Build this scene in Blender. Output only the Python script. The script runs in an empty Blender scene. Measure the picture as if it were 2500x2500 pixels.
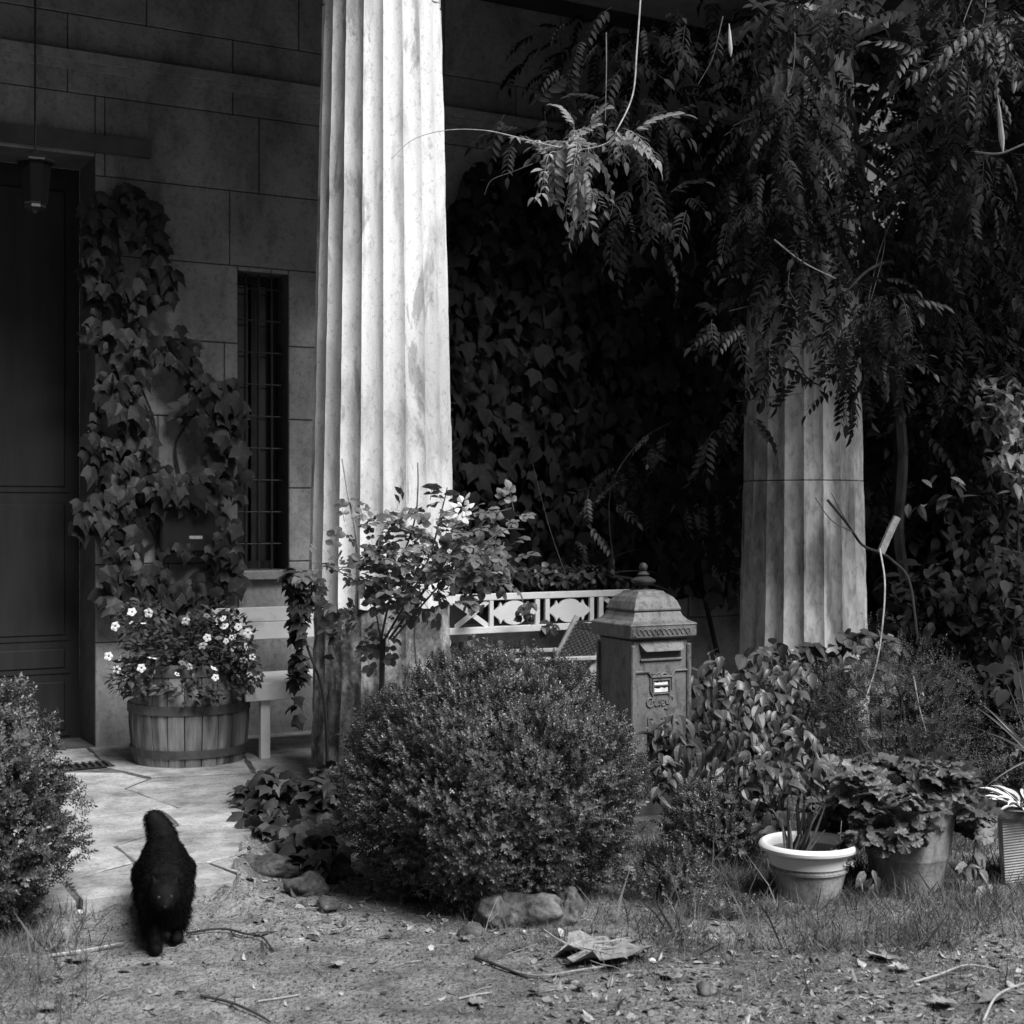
import bpy, bmesh, math, random
import numpy as np
from mathutils import Vector, Matrix, noise as mnoise

R = math.radians
SC = bpy.context.scene
COL = SC.collection

# ------------------------------------------------------------------ camera, world, sun, exposure
CAMZ, F = 1.45, 3571.0
cam_d = bpy.data.cameras.new('camera'); cam = bpy.data.objects.new('camera', cam_d); COL.objects.link(cam)
cam.location = (0, 0, CAMZ); cam.rotation_euler = (R(90), 0, 0)
cam_d.sensor_width = 36; cam_d.lens = 36 * F / 2500; cam_d.clip_end = 400; cam_d.clip_start = .05
cam_d.dof.use_dof = True; cam_d.dof.focus_distance = 6.6; cam_d.dof.aperture_fstop = 4.5
SC.camera = cam

SUN_AZ, SUN_EL = 44, 52            # azimuth to the right of the line from the porch back to the camera
sdir = Vector((math.sin(R(SUN_AZ)) * math.cos(R(SUN_EL)), -math.cos(R(SUN_AZ)) * math.cos(R(SUN_EL)), math.sin(R(SUN_EL))))
world = bpy.data.worlds.new('World'); SC.world = world; world.use_nodes = True
wn = world.node_tree; wn.nodes.clear()
sky = wn.nodes.new('ShaderNodeTexSky'); sky.sky_type = 'NISHITA'; sky.sun_disc = False
sky.sun_elevation = R(SUN_EL); sky.sun_rotation = math.atan2(sdir.x, sdir.y)
bw = wn.nodes.new('ShaderNodeRGBToBW'); bg = wn.nodes.new('ShaderNodeBackground'); bg.inputs[1].default_value = .05
wo = wn.nodes.new('ShaderNodeOutputWorld')
wn.links.new(sky.outputs[0], bw.inputs[0]); wn.links.new(bw.outputs[0], bg.inputs[0]); wn.links.new(bg.outputs[0], wo.inputs[0])
sl = bpy.data.lights.new('sun', 'SUN'); sl.energy = 5.0; sl.angle = R(34); sl.color = (1, 1, 1)
so = bpy.data.objects.new('sun', sl); COL.objects.link(so); so.location = (4, -2, 6)
so.rotation_euler = sdir.to_track_quat('Z', 'Y').to_euler()
SC.view_settings.view_transform = 'Standard'; SC.view_settings.look = 'None'
SC.view_settings.exposure = .3; SC.view_settings.gamma = 1; SC.view_settings.use_curve_mapping = False
SC.render.engine = 'CYCLES'; SC.cycles.max_bounces = 5; SC.cycles.diffuse_bounces = 1; SC.cycles.transparent_max_bounces = 4
SC.cycles.use_denoising = True; SC.cycles.use_adaptive_sampling = True

# ------------------------------------------------------------------ geometry of the place
U = np.array([.873, .488, 0.]); NN = np.array([.488, -.873, 0.]); W0 = np.array([-2.45, 8.6, 0.])
def st(s, t, z): return W0 + U * s + NN * t + np.array([0, 0, z])
def P(px, py, d): return np.array([(px - 1250) / F * d, d, CAMZ - (py - 1250) / F * d])
def G(px, py, z=0.):
    d = (CAMZ - z) * F / (py - 1250); return np.array([(px - 1250) / F * d, d, z])
def onT(px, py, t):                 # (s, z) of the point of the plane parallel to the facade at distance t
    k = (px - 1250) / F; d = (2.45 * .488 + 8.6 * .873 - t) / (.873 - .488 * k)
    X = k * d; return ((X + 2.45) * .873 + (d - 8.6) * .488, CAMZ - (py - 1250) / F * d)
def inpoly(x, y, poly):
    c = False; j = len(poly) - 1
    for i in range(len(poly)):
        xi, yi = poly[i]; xj, yj = poly[j]
        if (yi > y) != (yj > y) and x < (xj - xi) * (y - yi) / (yj - yi) + xi: c = not c
        j = i
    return c

# ------------------------------------------------------------------ materials (the photograph is monochrome)
MATS = {}
def gm(name, v, rough=.7, var=.25, scale=12., stretch=(1, 1, 1), bump=0., bscale=60., spec=.3, stain=None, rnd=0., metal=0., trans=0., tone=False, ramp=(.35, .65)):
    m = bpy.data.materials.new(name); m.use_nodes = True; nt = m.node_tree; nt.nodes.clear(); L = nt.links.new
    out = nt.nodes.new('ShaderNodeOutputMaterial'); b = nt.nodes.new('ShaderNodeBsdfPrincipled')
    b.inputs['Roughness'].default_value = rough; b.inputs['Specular IOR Level'].default_value = spec; b.inputs['Metallic'].default_value = metal
    tc = nt.nodes.new('ShaderNodeTexCoord'); mp = nt.nodes.new('ShaderNodeMapping'); mp.inputs['Scale'].default_value = stretch
    L(tc.outputs['Object'], mp.inputs[0])
    n = nt.nodes.new('ShaderNodeTexNoise'); n.inputs['Scale'].default_value = scale; n.inputs['Detail'].default_value = 8; n.inputs['Roughness'].default_value = .62
    L(mp.outputs[0], n.inputs['Vector'])
    mr = nt.nodes.new('ShaderNodeMapRange'); mr.inputs[1].default_value = ramp[0]; mr.inputs[2].default_value = ramp[1]
    mr.inputs[3].default_value = v * (1 - var); mr.inputs[4].default_value = v * (1 + var); L(n.outputs[0], mr.inputs[0]); cur = mr.outputs[0]
    def mul(a, c):
        x = nt.nodes.new('ShaderNodeMath'); x.operation = 'MULTIPLY'; L(a, x.inputs[0]); L(c, x.inputs[1]); return x.outputs[0]
    for (ss, lo, hi, dark, sstr) in (stain or []):
        mp2 = nt.nodes.new('ShaderNodeMapping'); mp2.inputs['Scale'].default_value = sstr; mp2.inputs['Location'].default_value = (ss * 1.7, 3.1, dark * 9); L(tc.outputs['Object'], mp2.inputs[0])
        n2 = nt.nodes.new('ShaderNodeTexNoise'); n2.inputs['Scale'].default_value = ss; n2.inputs['Detail'].default_value = 7; n2.inputs['Roughness'].default_value = .6; n2.inputs['Distortion'].default_value = .4
        L(mp2.outputs[0], n2.inputs['Vector'])
        r2 = nt.nodes.new('ShaderNodeMapRange'); r2.inputs[1].default_value = lo; r2.inputs[2].default_value = hi; r2.inputs[3].default_value = 1; r2.inputs[4].default_value = dark
        L(n2.outputs[0], r2.inputs[0]); cur = mul(cur, r2.outputs[0])
    if rnd:
        oi = nt.nodes.new('ShaderNodeObjectInfo'); r3 = nt.nodes.new('ShaderNodeMapRange'); r3.inputs[3].default_value = 1 - rnd; r3.inputs[4].default_value = 1 + rnd
        L(oi.outputs['Random'], r3.inputs[0]); cur = mul(cur, r3.outputs[0])
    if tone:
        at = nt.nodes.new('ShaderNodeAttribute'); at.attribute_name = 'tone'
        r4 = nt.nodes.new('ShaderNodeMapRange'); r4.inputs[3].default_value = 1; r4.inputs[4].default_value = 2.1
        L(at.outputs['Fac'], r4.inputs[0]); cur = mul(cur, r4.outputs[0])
    L(cur, b.inputs['Base Color'])
    if bump:
        n3 = nt.nodes.new('ShaderNodeTexNoise'); n3.inputs['Scale'].default_value = bscale; n3.inputs['Detail'].default_value = 8; L(mp.outputs[0], n3.inputs['Vector'])
        bp = nt.nodes.new('ShaderNodeBump'); bp.inputs['Strength'].default_value = 1; bp.inputs['Distance'].default_value = bump; L(n3.outputs[0], bp.inputs['Height']); L(bp.outputs[0], b.inputs['Normal'])
    if trans:
        tr = nt.nodes.new('ShaderNodeBsdfTranslucent'); L(cur, tr.inputs[0]); mx = nt.nodes.new('ShaderNodeMixShader'); mx.inputs[0].default_value = trans
        L(b.outputs[0], mx.inputs[1]); L(tr.outputs[0], mx.inputs[2]); L(mx.outputs[0], out.inputs[0])
    else: L(b.outputs[0], out.inputs[0])
    MATS[name] = m; return m

gm('soil', .27, .95, .35, 9, bump=.012, bscale=70, spec=.1, stain=[(1.3, .45, .6, .65, (1, 1, 1)), (60, .46, .6, .62, (1, 1, 1)), (170, .47, .6, .6, (1, 1, 1))])
gm('flag', .4, .85, .28, 5, bump=.0015, bscale=70, spec=.2, rnd=.12, stain=[(2.2, .48, .66, .55, (1, 1, 1)), (9, .5, .62, .75, (1, 1, 1)), (60, .5, .64, .7, (1, 1, 1)), (150, .52, .62, .75, (1, 1, 1))])
gm('mortar', .11, .95, .4, 20, bump=.004, bscale=60, spec=.1)
gm('plaster', .35, .9, .12, 3, bump=.004, bscale=45, spec=.15, rnd=.1, stain=[(1.5, .48, .66, .6, (1, 1, .6)), (7, .5, .64, .75, (1, 1, .35)), (30, .5, .64, .75, (1, 1, 1)), (110, .5, .64, .8, (1, 1, 1))])
gm('core', .1, .95, .2, 6, bump=.003, bscale=50, spec=.1)
gm('ceiling', .04, .9, .2, 3, spec=.1)
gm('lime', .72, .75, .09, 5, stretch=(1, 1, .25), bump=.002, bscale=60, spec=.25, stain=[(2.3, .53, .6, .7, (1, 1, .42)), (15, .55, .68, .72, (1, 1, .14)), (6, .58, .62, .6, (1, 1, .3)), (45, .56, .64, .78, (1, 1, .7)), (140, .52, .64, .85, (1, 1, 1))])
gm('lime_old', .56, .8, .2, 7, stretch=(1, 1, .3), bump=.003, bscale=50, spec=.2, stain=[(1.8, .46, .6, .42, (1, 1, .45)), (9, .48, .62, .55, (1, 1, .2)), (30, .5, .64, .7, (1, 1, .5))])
gm('stone_rough', .32, .9, .5, 9, stretch=(1, 1, .8), bump=.008, bscale=26, spec=.2, stain=[(5, .44, .58, .4, (1, 1, .6)), (18, .48, .6, .5, (1, 1, .6)), (60, .5, .6, .7, (1, 1, 1))])
gm('stone', .17, .9, .35, 12, bump=.015, bscale=24, spec=.15, rnd=.2, stain=[(9, .46, .6, .5, (1, 1, 1)), (40, .48, .6, .6, (1, 1, 1))])
gm('dark_wood', .022, .6, .3, 9, stretch=(1, 1, .1), bump=.001, spec=.3)
gm('black_metal', .015, .45, .2, 20, spec=.5)
gm('iron', .03, .6, .3, 20, spec=.4)
gm('white_paint', .88, .5, .06, 6, spec=.3, bump=.0006, bscale=40, stain=[(6, .6, .72, .8, (1, 1, 1))])
gm('bench_paint', .88, .6, .08, 6, spec=.3, stain=[(7, .58, .7, .8, (1, 1, 1))])
gm('barrel', .22, .85, .5, 16, stretch=(1, 1, .1), bump=.004, bscale=30, spec=.15, rnd=.22, stain=[(8, .5, .62, .45, (1, 1, .12)), (3, .52, .62, .6, (1, 1, .5))])
gm('hoop', .07, .7, .3, 18, spec=.4, bump=.002)
gm('post_paint', .15, .55, .15, 10, spec=.4, bump=.0015, bscale=120, stain=[(6, .52, .64, .65, (1, 1, .5)), (30, .52, .6, .6, (1, 1, .4)), (90, .56, .62, .6, (1, 1, 1))])
gm('paper', .75, .8, .2, 30)
gm('rattan', .2, .6, .3, 60, spec=.4)
gm('cane_wood', .42, .6, .25, 18, spec=.3)
gm('pot_pale', .58, .55, .1, 8, spec=.35, bump=.0008, bscale=50, stain=[(4, .5, .66, .6, (1, 1, .6))])
gm('pot_grey', .36, .7, .2, 8, spec=.25, bump=.002, bscale=60, stain=[(6, .48, .62, .55, (1, 1, .5)), (25, .5, .62, .65, (1, 1, .3)), (90, .52, .62, .75, (1, 1, 1))])
gm('pot_rim', .75, .45, .06, 8, spec=.4)
gm('potsoil', .03, .95, .4, 40, bump=.005)
gm('fur', .006, .75, .3, 30, spec=.1)
gm('eye', .05, .2, .1, 30, spec=.8)
gm('leaf_box', .07, .34, .4, 6, spec=.6, tone=True, trans=.15)
gm('leaf_boxs', .05, .5, .4, 6, spec=.35, tone=True, trans=.15)
gm('leaf_ivy', .027, .5, .3, 9, spec=.35, tone=True, trans=.12, rnd=.35)
gm('leaf_gloss', .05, .4, .3, 9, spec=.5, tone=True, trans=.12, rnd=.5)
gm('leaf_rose', .11, .45, .3, 9, spec=.4, tone=True, trans=.2, rnd=.4)
gm('leaf_wist', .19, .45, .3, 9, spec=.4, tone=True, trans=.3, rnd=.35)  # wisteria leaf lightened in its colour for the sunlit spray
gm('leaf_dim', .02, .7, .3, 3, spec=.1, tone=True, trans=.15)  # leaf colour darkened for foliage meant to lie in shade
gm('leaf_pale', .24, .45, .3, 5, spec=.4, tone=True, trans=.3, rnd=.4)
gm('leaf_dry', .24, .75, .35, 30, spec=.2, tone=True, rnd=.4, bump=.002)
gm('leaf_dark', .06, .8, .4, 30, spec=.15, tone=True)
gm('leaf_white', .7, .5, .1, 30, spec=.3)
gm('stem', .1, .7, .4, 30, spec=.3)
gm('stem_pale', .36, .6, .3, 30, spec=.3)
gm('twig', .22, .8, .4, 40, spec=.2, rnd=.5)
gm('grass', .095, .5, .3, 5, spec=.3, tone=True, trans=.2)
gm('petal', .85, .6, .05, 30, spec=.2, trans=.25)
gm('throat', .05, .6, .3, 30, spec=.2)
gm('pod', .5, .5, .15, 20, spec=.3, trans=.2)
gm('bark', .04, .9, .4, 14, stretch=(1, 1, .2), bump=.01, bscale=20, spec=.2)
gl = gm('glass', .01, .12, .1, 5, spec=.4)
M = MATS

# ------------------------------------------------------------------ builders
def ev(m): return np.array(m)
class MB:
    def __init__(s): s.v = []; s.f = []; s.mi = []
    def add(s, vs, fs, mi=0):
        o = len(s.v); s.v += [tuple(map(float, p)) for p in vs]; s.f += [tuple(i + o for i in f) for f in fs]; s.mi += [mi] * len(fs); return s
    def box(s, o, ax, ay, az, mi=0):       # corner o and three edge vectors
        o, ax, ay, az = map(np.array, (o, ax, ay, az))
        vs = [o, o + ax, o + ax + ay, o + ay, o + az, o + ax + az, o + ax + ay + az, o + ay + az]
        fs = [(0, 3, 2, 1), (4, 5, 6, 7), (0, 1, 5, 4), (1, 2, 6, 5), (2, 3, 7, 6), (3, 0, 4, 7)]
        if np.dot(np.cross(ax, ay), az) < 0: fs = [f[::-1] for f in fs]
        return s.add(vs, fs, mi)
    def cb(s, x0, x1, y0, y1, z0, z1, mi=0): return s.box((x0, y0, z0), (x1 - x0, 0, 0), (0, y1 - y0, 0), (0, 0, z1 - z0), mi)
    def sbox(s, s0, s1, t0, t1, z0, z1, mi=0): return s.box(st(s0, t0, z0), U * (s1 - s0), NN * (t1 - t0), (0, 0, z1 - z0), mi)
    def tube(s, pts, rad, n=6, mi=0, cap=True):
        pts = [Vector(p) for p in pts]; k = len(pts)
        if not hasattr(rad, '__len__'): rad = [rad] * k
        vs = []; prev = None
        for i, p in enumerate(pts):
            d = (pts[min(i + 1, k - 1)] - pts[max(i - 1, 0)]).normalized()
            a = prev - d * prev.dot(d) if prev is not None else d.orthogonal()
            a = a.normalized() if a.length > 1e-6 else d.orthogonal().normalized(); prev = a; b = d.cross(a)
            for j in range(n):
                th = 2 * math.pi * j / n; vs.append(p + (a * math.cos(th) + b * math.sin(th)) * rad[i])
        fs = [(i * n + j, i * n + (j + 1) % n, (i + 1) * n + (j + 1) % n, (i + 1) * n + j) for i in range(k - 1) for j in range(n)]
        if cap: fs += [tuple(range(n))[::-1], tuple(range((k - 1) * n, k * n))]
        return s.add(vs, fs, mi)
    def lathe(s, c, prof, n=32, mi=0, jit=None):
        c = np.array(c, float); vs = []
        for (r, z) in prof:
            for j in range(n):
                th = 2 * math.pi * j / n; vs.append(c + np.array([r * math.cos(th), r * math.sin(th), z]))
        fs = [(i * n + j, i * n + (j + 1) % n, (i + 1) * n + (j + 1) % n, (i + 1) * n + j) for i in range(len(prof) - 1) for j in range(n)]
        return s.add(vs, fs, mi)
    def prism(s, pts, depth, mi=0):        # planar outline (3d points) extruded by the vector depth
        k = len(pts); pts = [np.array(p) for p in pts]; d = np.array(depth)
        fs = [tuple(range(k)), tuple(range(k, 2 * k))[::-1]] + [(i, k + i, k + (i + 1) % k, (i + 1) % k) for i in range(k)]
        return s.add(pts + [p + d for p in pts], fs, mi)
    def build(s, name, mats, parent=None, world=True, smooth=False, kind=None, bevel=0):
        me = bpy.data.meshes.new(name); vs = s.v
        if parent is not None and world:
            inv = wm(parent).inverted(); vs = [inv @ Vector(p) for p in vs]
        me.from_pydata([tuple(p) for p in vs], [], s.f)
        for m in (mats if isinstance(mats, (list, tuple)) else [mats]): me.materials.append(M[m])
        me.polygons.foreach_set('material_index', s.mi)
        bm = bmesh.new(); bm.from_mesh(me); bmesh.ops.recalc_face_normals(bm, faces=bm.faces)
        if bevel: bmesh.ops.bevel(bm, geom=[e for e in bm.edges if e.is_manifold and e.calc_face_angle(0) > .6], offset=bevel, segments=1, affect='EDGES')
        bm.to_mesh(me); bm.free()
        if smooth: me.shade_smooth(); sharp(me)
        return link(name, me, parent, kind)
def sharp(me, ang=R(40)):
    try: me.set_sharp_from_angle(angle=ang)
    except Exception: pass
def wm(o):
    m = o.matrix_basis.copy()
    while o.parent: o = o.parent; m = o.matrix_basis @ m
    return m
def link(name, me, parent=None, kind=None, mat=None):
    o = bpy.data.objects.new(name, me); COL.objects.link(o)
    if parent is not None: o.parent = parent
    if mat is not None: o.matrix_basis = mat
    if kind: o['kind'] = kind
    return o
def tag(o, label, cat, group=None):
    o['label'] = label; o['category'] = cat
    if group: o['group'] = group
    return o
def thing(name, label, cat, loc=(0, 0, 0), rz=0., group=None):
    o = bpy.data.objects.new(name, None); COL.objects.link(o); o.empty_display_size = .1
    o.location = tuple(loc); o.rotation_euler = (0, 0, rz); return tag(o, label, cat, group)

# leaves: templates (verts, faces, material index), base at the origin, pointing to +Y, face up +Z, length 1
def T_leaf(w=.5, rows=5, fold=.12, droop=.25, peak=.4):
    vs = [(0, 0, 0)]; fs = []
    for i in range(1, rows):
        y = i / rows; ww = w / 2 * (math.sin(math.pi * y ** (math.log(.5) / math.log(peak))) ** .8); z = -droop * y * y
        vs += [(-ww, y, z + fold * ww * 2), (0, y, z), (ww, y, z + fold * ww * 2)]
    vs.append((0, 1, -droop)); n = len(vs) - 1
    fs += [(0, 2, 1), (0, 3, 2)]
    for i in range(rows - 2):
        a = 1 + 3 * i; fs += [(a, a + 1, a + 4, a + 3), (a + 1, a + 2, a + 5, a + 4)]
    a = n - 3; fs += [(a, a + 1, n), (a + 1, a + 2, n)]
    return np.array(vs), fs
def T_quad(w=.5, fold=.15, droop=.1):
    return np.array([(0, 0, 0), (w / 2, .5, fold), (0, 1, -droop), (-w / 2, .5, fold)]), [(0, 1, 2), (0, 2, 3)]
def T_lobed(lobes, droop=.3, cy=.42):
    n = len(lobes); vs = [(0, cy, 0)] + [(x, y, -droop * ((x * x) * 1.5 + max(0, y - cy) ** 2 * 1.6)) for x, y in lobes]
    return np.array(vs), [(0, 1 + (i + 1) % n, 1 + i) for i in range(n)]
IVY = [(0, 0), (.2, -.06), (.36, .1), (.5, .42), (.3, .46), (.24, .58), (.14, .72), (0, 1), (-.14, .72), (-.24, .58), (-.3, .46), (-.5, .42), (-.36, .1), (-.2, -.06)]
def T_ger():
    pts = [(0, .12)]
    for i in range(21):
        a = R(-65 + 310 * i / 20 - 0); a = R(-155 + 310 * i / 20) + R(90); r = .5 * (1 if i % 2 else .87) * (1 - .1 * (i in (5, 6, 14, 15)))
        pts.append((r * math.cos(a), .5 + r * math.sin(a)))
    v, f = T_lobed([p for p in pts], .12, .5)
    for i in range(1, len(v)): v[i][2] += .05 * math.sin(i * 1.9)
    return v, [x[::-1] for x in f]
def comb(parts):
    V = []; Fc = []; o = 0
    for (v, f), m in parts:
        vv = v @ m[:3, :3].T + m[:3, 3]; V.append(vv); Fc += [tuple(i + o for i in x) for x in f]; o += len(v)
    return np.vstack(V), Fc
def fr(d, up, sc, pos=(0, 0, 0)):
    d = np.array(d, float); d /= np.linalg.norm(d); up = np.array(up, float); z = up - d * np.dot(up, d)
    if np.linalg.norm(z) < 1e-4: z = np.array([d[1], d[2], d[0]]); z = z - d * np.dot(z, d)
    z /= np.linalg.norm(z); x = np.cross(d, z); m = np.eye(4); m[:3, 0] = x * sc; m[:3, 1] = d * sc; m[:3, 2] = z * sc; m[:3, 3] = pos; return m
def strip(pts, w):
    vs = []; k = len(pts)
    for i, p in enumerate(pts): ww = w * (1 - .6 * i / k); vs += [(p[0] - ww, p[1], p[2]), (p[0] + ww, p[1], p[2])]
    return np.array(vs), [(2 * i, 2 * i + 1, 2 * i + 3, 2 * i + 2) for i in range(k - 1)]
def T_pinnate(rg, n=6, w=.4, droop=.55, ll=.24):
    rach = lambda y: np.array([.04 * math.sin(3 * y), y * (1 - .12 * y), -droop * y * y])
    parts = [(strip([rach(i / 7) for i in range(8)], .008), np.eye(4))]; lf = T_leaf(w, 4, .1, .3)
    for i in range(n):
        y = .18 + .74 * i / n; L = ll * (1 - .25 * abs(i / n - .4)) * rg.uniform(.88, 1.1)
        for sx in (-1, 1):
            parts.append((lf, fr((sx * .85, .5 + rg.uniform(-.12, .12), -.35 + rg.uniform(-.25, .15)), (sx * rg.uniform(-.1, .4), 0, 1), L, rach(y))))
    parts.append((lf, fr((0, .7, -.75), (0, 1, .6), ll * 1.1, rach(.94)))); return comb(parts)
def T_rose(rg):
    lf = T_leaf(.82, 4, .12, .2, .5); parts = [(strip([(0, i / 4 * .75, -.05 * i / 4) for i in range(5)], .012), np.eye(4))]
    for y, L in ((.35, .3), (.68, .36)):
        for sx in (-1, 1): parts.append((lf, fr((sx, .45, rg.uniform(-.3, .2)), (rg.uniform(-.3, .3), 0, 1), L, (0, y, -.03))))
    parts.append((lf, fr((0, 1, -.15), (0, 0, 1), .42, (0, .74, -.05)))); return comb(parts)
def T_sprig(rg, n=12, L=.36, w=.55, pairs=True):
    parts = []; q = T_quad(w, .12, .08)
    for i in range(n):
        y = .05 + .85 * i / n; a = i * 2.4; up = .35 + .9 * i / n
        parts.append((q, fr((math.cos(a), up, math.sin(a)), (-math.cos(a) * .4, 1, -math.sin(a) * .4), L * rg.uniform(.8, 1.1) * (1 - .25 * i / n), (0, y, 0))))
    return comb(parts)

def scatter(name, tmpls, mats, material, parent, kind='stuff', tone=None, smooth=False):
    """one mesh out of a template repeated by the matrices (N,4,4); tmpls may be a list, picked in turn"""
    if not isinstance(tmpls, list): tmpls = [tmpls]
    mats = np.asarray(mats); N = len(mats)
    if N == 0: return None
    inv = np.array(wm(parent).inverted()) if parent is not None else np.eye(4)
    mats = inv @ mats; rs = np.random.RandomState(N); pick = np.arange(N) % len(tmpls)
    tone = rs.rand(N) ** 2.2 if tone is None else np.asarray(tone)
    VV = []; LI = []; LS = []; TT = []; vo = 0; lo = 0
    for k, (v, f) in enumerate(tmpls):
        mm = mats[pick == k]; n = len(mm)
        if n == 0: continue
        VV.append((np.einsum('nij,vj->nvi', mm[:, :3, :3], v) + mm[:, None, :3, 3]).reshape(-1, 3)); TT.append(np.repeat(tone[pick == k], len(v)))
        lens = np.array([len(x) for x in f]); flat = np.concatenate([np.array(x) for x in f]); st0 = np.concatenate([[0], np.cumsum(lens)[:-1]])
        LI.append((flat[None, :] + (np.arange(n) * len(v))[:, None] + vo).ravel()); LS.append((st0[None, :] + (np.arange(n) * len(flat))[:, None] + lo).ravel())
        vo += n * len(v); lo += n * len(flat)
    V = np.vstack(VV); LI = np.concatenate(LI); LS = np.concatenate(LS)
    me = bpy.data.meshes.new(name); me.vertices.add(len(V)); me.vertices.foreach_set('co', V.astype(np.float32).ravel())
    me.loops.add(len(LI)); me.loops.foreach_set('vertex_index', LI.astype(np.int32)); me.polygons.add(len(LS)); me.polygons.foreach_set('loop_start', LS.astype(np.int32))
    me.update(calc_edges=True); me.validate()
    a = me.attributes.new('tone', 'FLOAT', 'POINT'); a.data.foreach_set('value', np.concatenate(TT).astype(np.float32))
    me.materials.append(M[material])
    if smooth: me.shade_smooth()
    return link(name, me, parent, kind)
def tmesh(name, t, mats, mi=None):
    me = bpy.data.meshes.new(name); me.from_pydata([tuple(p) for p in t[0]], [], [tuple(x) for x in t[1]])
    for m in (mats if isinstance(mats, (list, tuple)) else [mats]): me.materials.append(M[m])
    if mi is not None: me.polygons.foreach_set('material_index', mi)
    a = me.attributes.new('tone', 'FLOAT', 'POINT'); a.data.foreach_set('value', [.15] * len(t[0]))
    return me
CAMP = np.array([0, 0, CAMZ])
def foliage(parent, tmpls, mats, material, nparts=250, part='leaf', stuff='foliage'):
    """the nearest leaves as parts, the rest as one part of kind stuff"""
    if not isinstance(tmpls, list): tmpls = [tmpls]
    mats = np.asarray(mats)
    if not len(mats): return
    pp = mats[:, :3, 3] - CAMP; px = pp[:, 0] / pp[:, 1]; pz = pp[:, 2] / pp[:, 1]
    vis = (np.abs(px) < .36) & (np.abs(pz) < .36)
    key = np.where(vis, 0, 100) + np.linalg.norm(pp, axis=1)
    order = np.argsort(key); near = order[:nparts]; rest = order[nparts:]
    mes = [tmesh(part, t, material) for t in tmpls]; inv = wm(parent).inverted()
    for k, i in enumerate(near):
        if not vis[i] and nparts < len(mats) and k > 5: rest = np.append(rest, i); continue
        link(part, mes[k % len(mes)], parent, mat=inv @ Matrix(mats[i].tolist()))
    if len(rest): scatter(stuff, tmpls, mats[rest], material, parent)
def rvec(rg, k=1.): return np.array([rg.gauss(0, k), rg.gauss(0, k), rg.gauss(0, k)])
def poly_tube(parent, name, pts, r, mat, n=6, sub=6, taper=.4):
    """smooth curved stem through points"""
    pts = [np.array(p, float) for p in pts]; out = []
    ext = [2 * pts[0] - pts[1]] + pts + [2 * pts[-1] - pts[-2]]
    for i in range(1, len(ext) - 2):
        for j in range(sub):
            t = j / sub; a, b, c, d = ext[i - 1:i + 3]
            out.append(.5 * (2 * b + (c - a) * t + (2 * a - 5 * b + 4 * c - d) * t * t + (3 * b - a - 3 * c + d) * t ** 3))
    out.append(pts[-1]); k = len(out)
    mb = MB().tube(out, [r * (1 - (1 - taper) * i / k) for i in range(k)], n)
    return mb.build(name, mat, parent, smooth=True)

# ================================================================== THE SETTING
rg = random.Random(7)
# ---- ground: one sheet to the horizon, finely modelled near the camera
def ground_z(x, y):
    s = (x - W0[0]) * .873 + (y - W0[1]) * .488; t = (x - W0[0]) * .488 - (y - W0[1]) * .873
    k = ground_0(x, y); d = max(t - 3.42, s - (.28 - (t - 2) * .41)) if 1.9 < t < 5 else 9
    if d > -.01: k += .062 * math.exp(-max(0, d) / .11) * max(.1, .75 + 1.1 * mnoise.noise(Vector((x * 5, y * 5, 9)))) + (.05 * math.exp(-d / .35) if s > -.35 else 0)
    return k
def ground_0(x, y):
    z = .012 * mnoise.noise(Vector((x * 1.1, y * 1.1, 0))) + .006 * mnoise.noise(Vector((x * 6, y * 6, 3))) + .004 * mnoise.noise(Vector((x * 17, y * 17, 5)))
    s = (x - W0[0]) * .873 + (y - W0[1]) * .488; t = (x - W0[0]) * .488 - (y - W0[1]) * .873
    if t < 3.6 and s < 1.0: z = min(z, -.002) - .02 * max(0, min(1, (3.5 - t) / .1))
    return z
xs = np.unique(np.concatenate([np.linspace(-60, -3, 16), np.arange(-3, 4, .035), np.linspace(4, 60, 16)]))
ys = np.unique(np.concatenate([np.linspace(-60, 3.2, 16), np.arange(3.2, 7, .035), np.arange(7, 12, .25), np.linspace(12, 90, 14)]))
gv = [(x, y, ground_z(x, y)) for y in ys for x in xs]; nx = len(xs)
gf = [(j * nx + i, j * nx + i + 1, (j + 1) * nx + i + 1, (j + 1) * nx + i) for j in range(len(ys) - 1) for i in range(nx - 1)]
me = bpy.data.meshes.new('ground'); me.from_pydata(gv, [], gf); me.materials.append(M['soil']); me.shade_smooth()
link('ground', me, kind='structure')

# ---- paved floor of the porch and patio, every flagstone its own piece
patio = MB()
def clip(poly, a, b, off=.009):                # keep the side of the bisector nearer to a
    mx, my = (a[0] + b[0]) / 2, (a[1] + b[1]) / 2; dx, dy = a[0] - b[0], a[1] - b[1]; q_ = math.hypot(dx, dy); dx /= q_; dy /= q_; mx += dx * off; my += dy * off; out = []
    for i in range(len(poly)):
        p, q = poly[i], poly[(i + 1) % len(poly)]
        fp = (p[0] - mx) * dx + (p[1] - my) * dy; fq = (q[0] - mx) * dx + (q[1] - my) * dy
        if fp >= 0: out.append(p)
        if (fp >= 0) != (fq >= 0):
            k = fp / (fp - fq); out.append((p[0] + (q[0] - p[0]) * k, p[1] + (q[1] - p[1]) * k))
    return out
EDGE = [(-3.2, 2.0), (.28, 2.0), (-.06, 2.9), (-.3, 3.43), (-1.1, 3.41), (-1.9, 3.46), (-3.2, 3.4)]
patio.prism([st(s, t, -.02) for s, t in [(-3.2, 2.0), (.25, 2.0), (-.1, 2.88), (-.34, 3.36), (-3.15, 3.36)]], (0, 0, .086))
patio.sbox(-3.2, 6.2, -.38, 1.999, -.03, .066)
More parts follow.
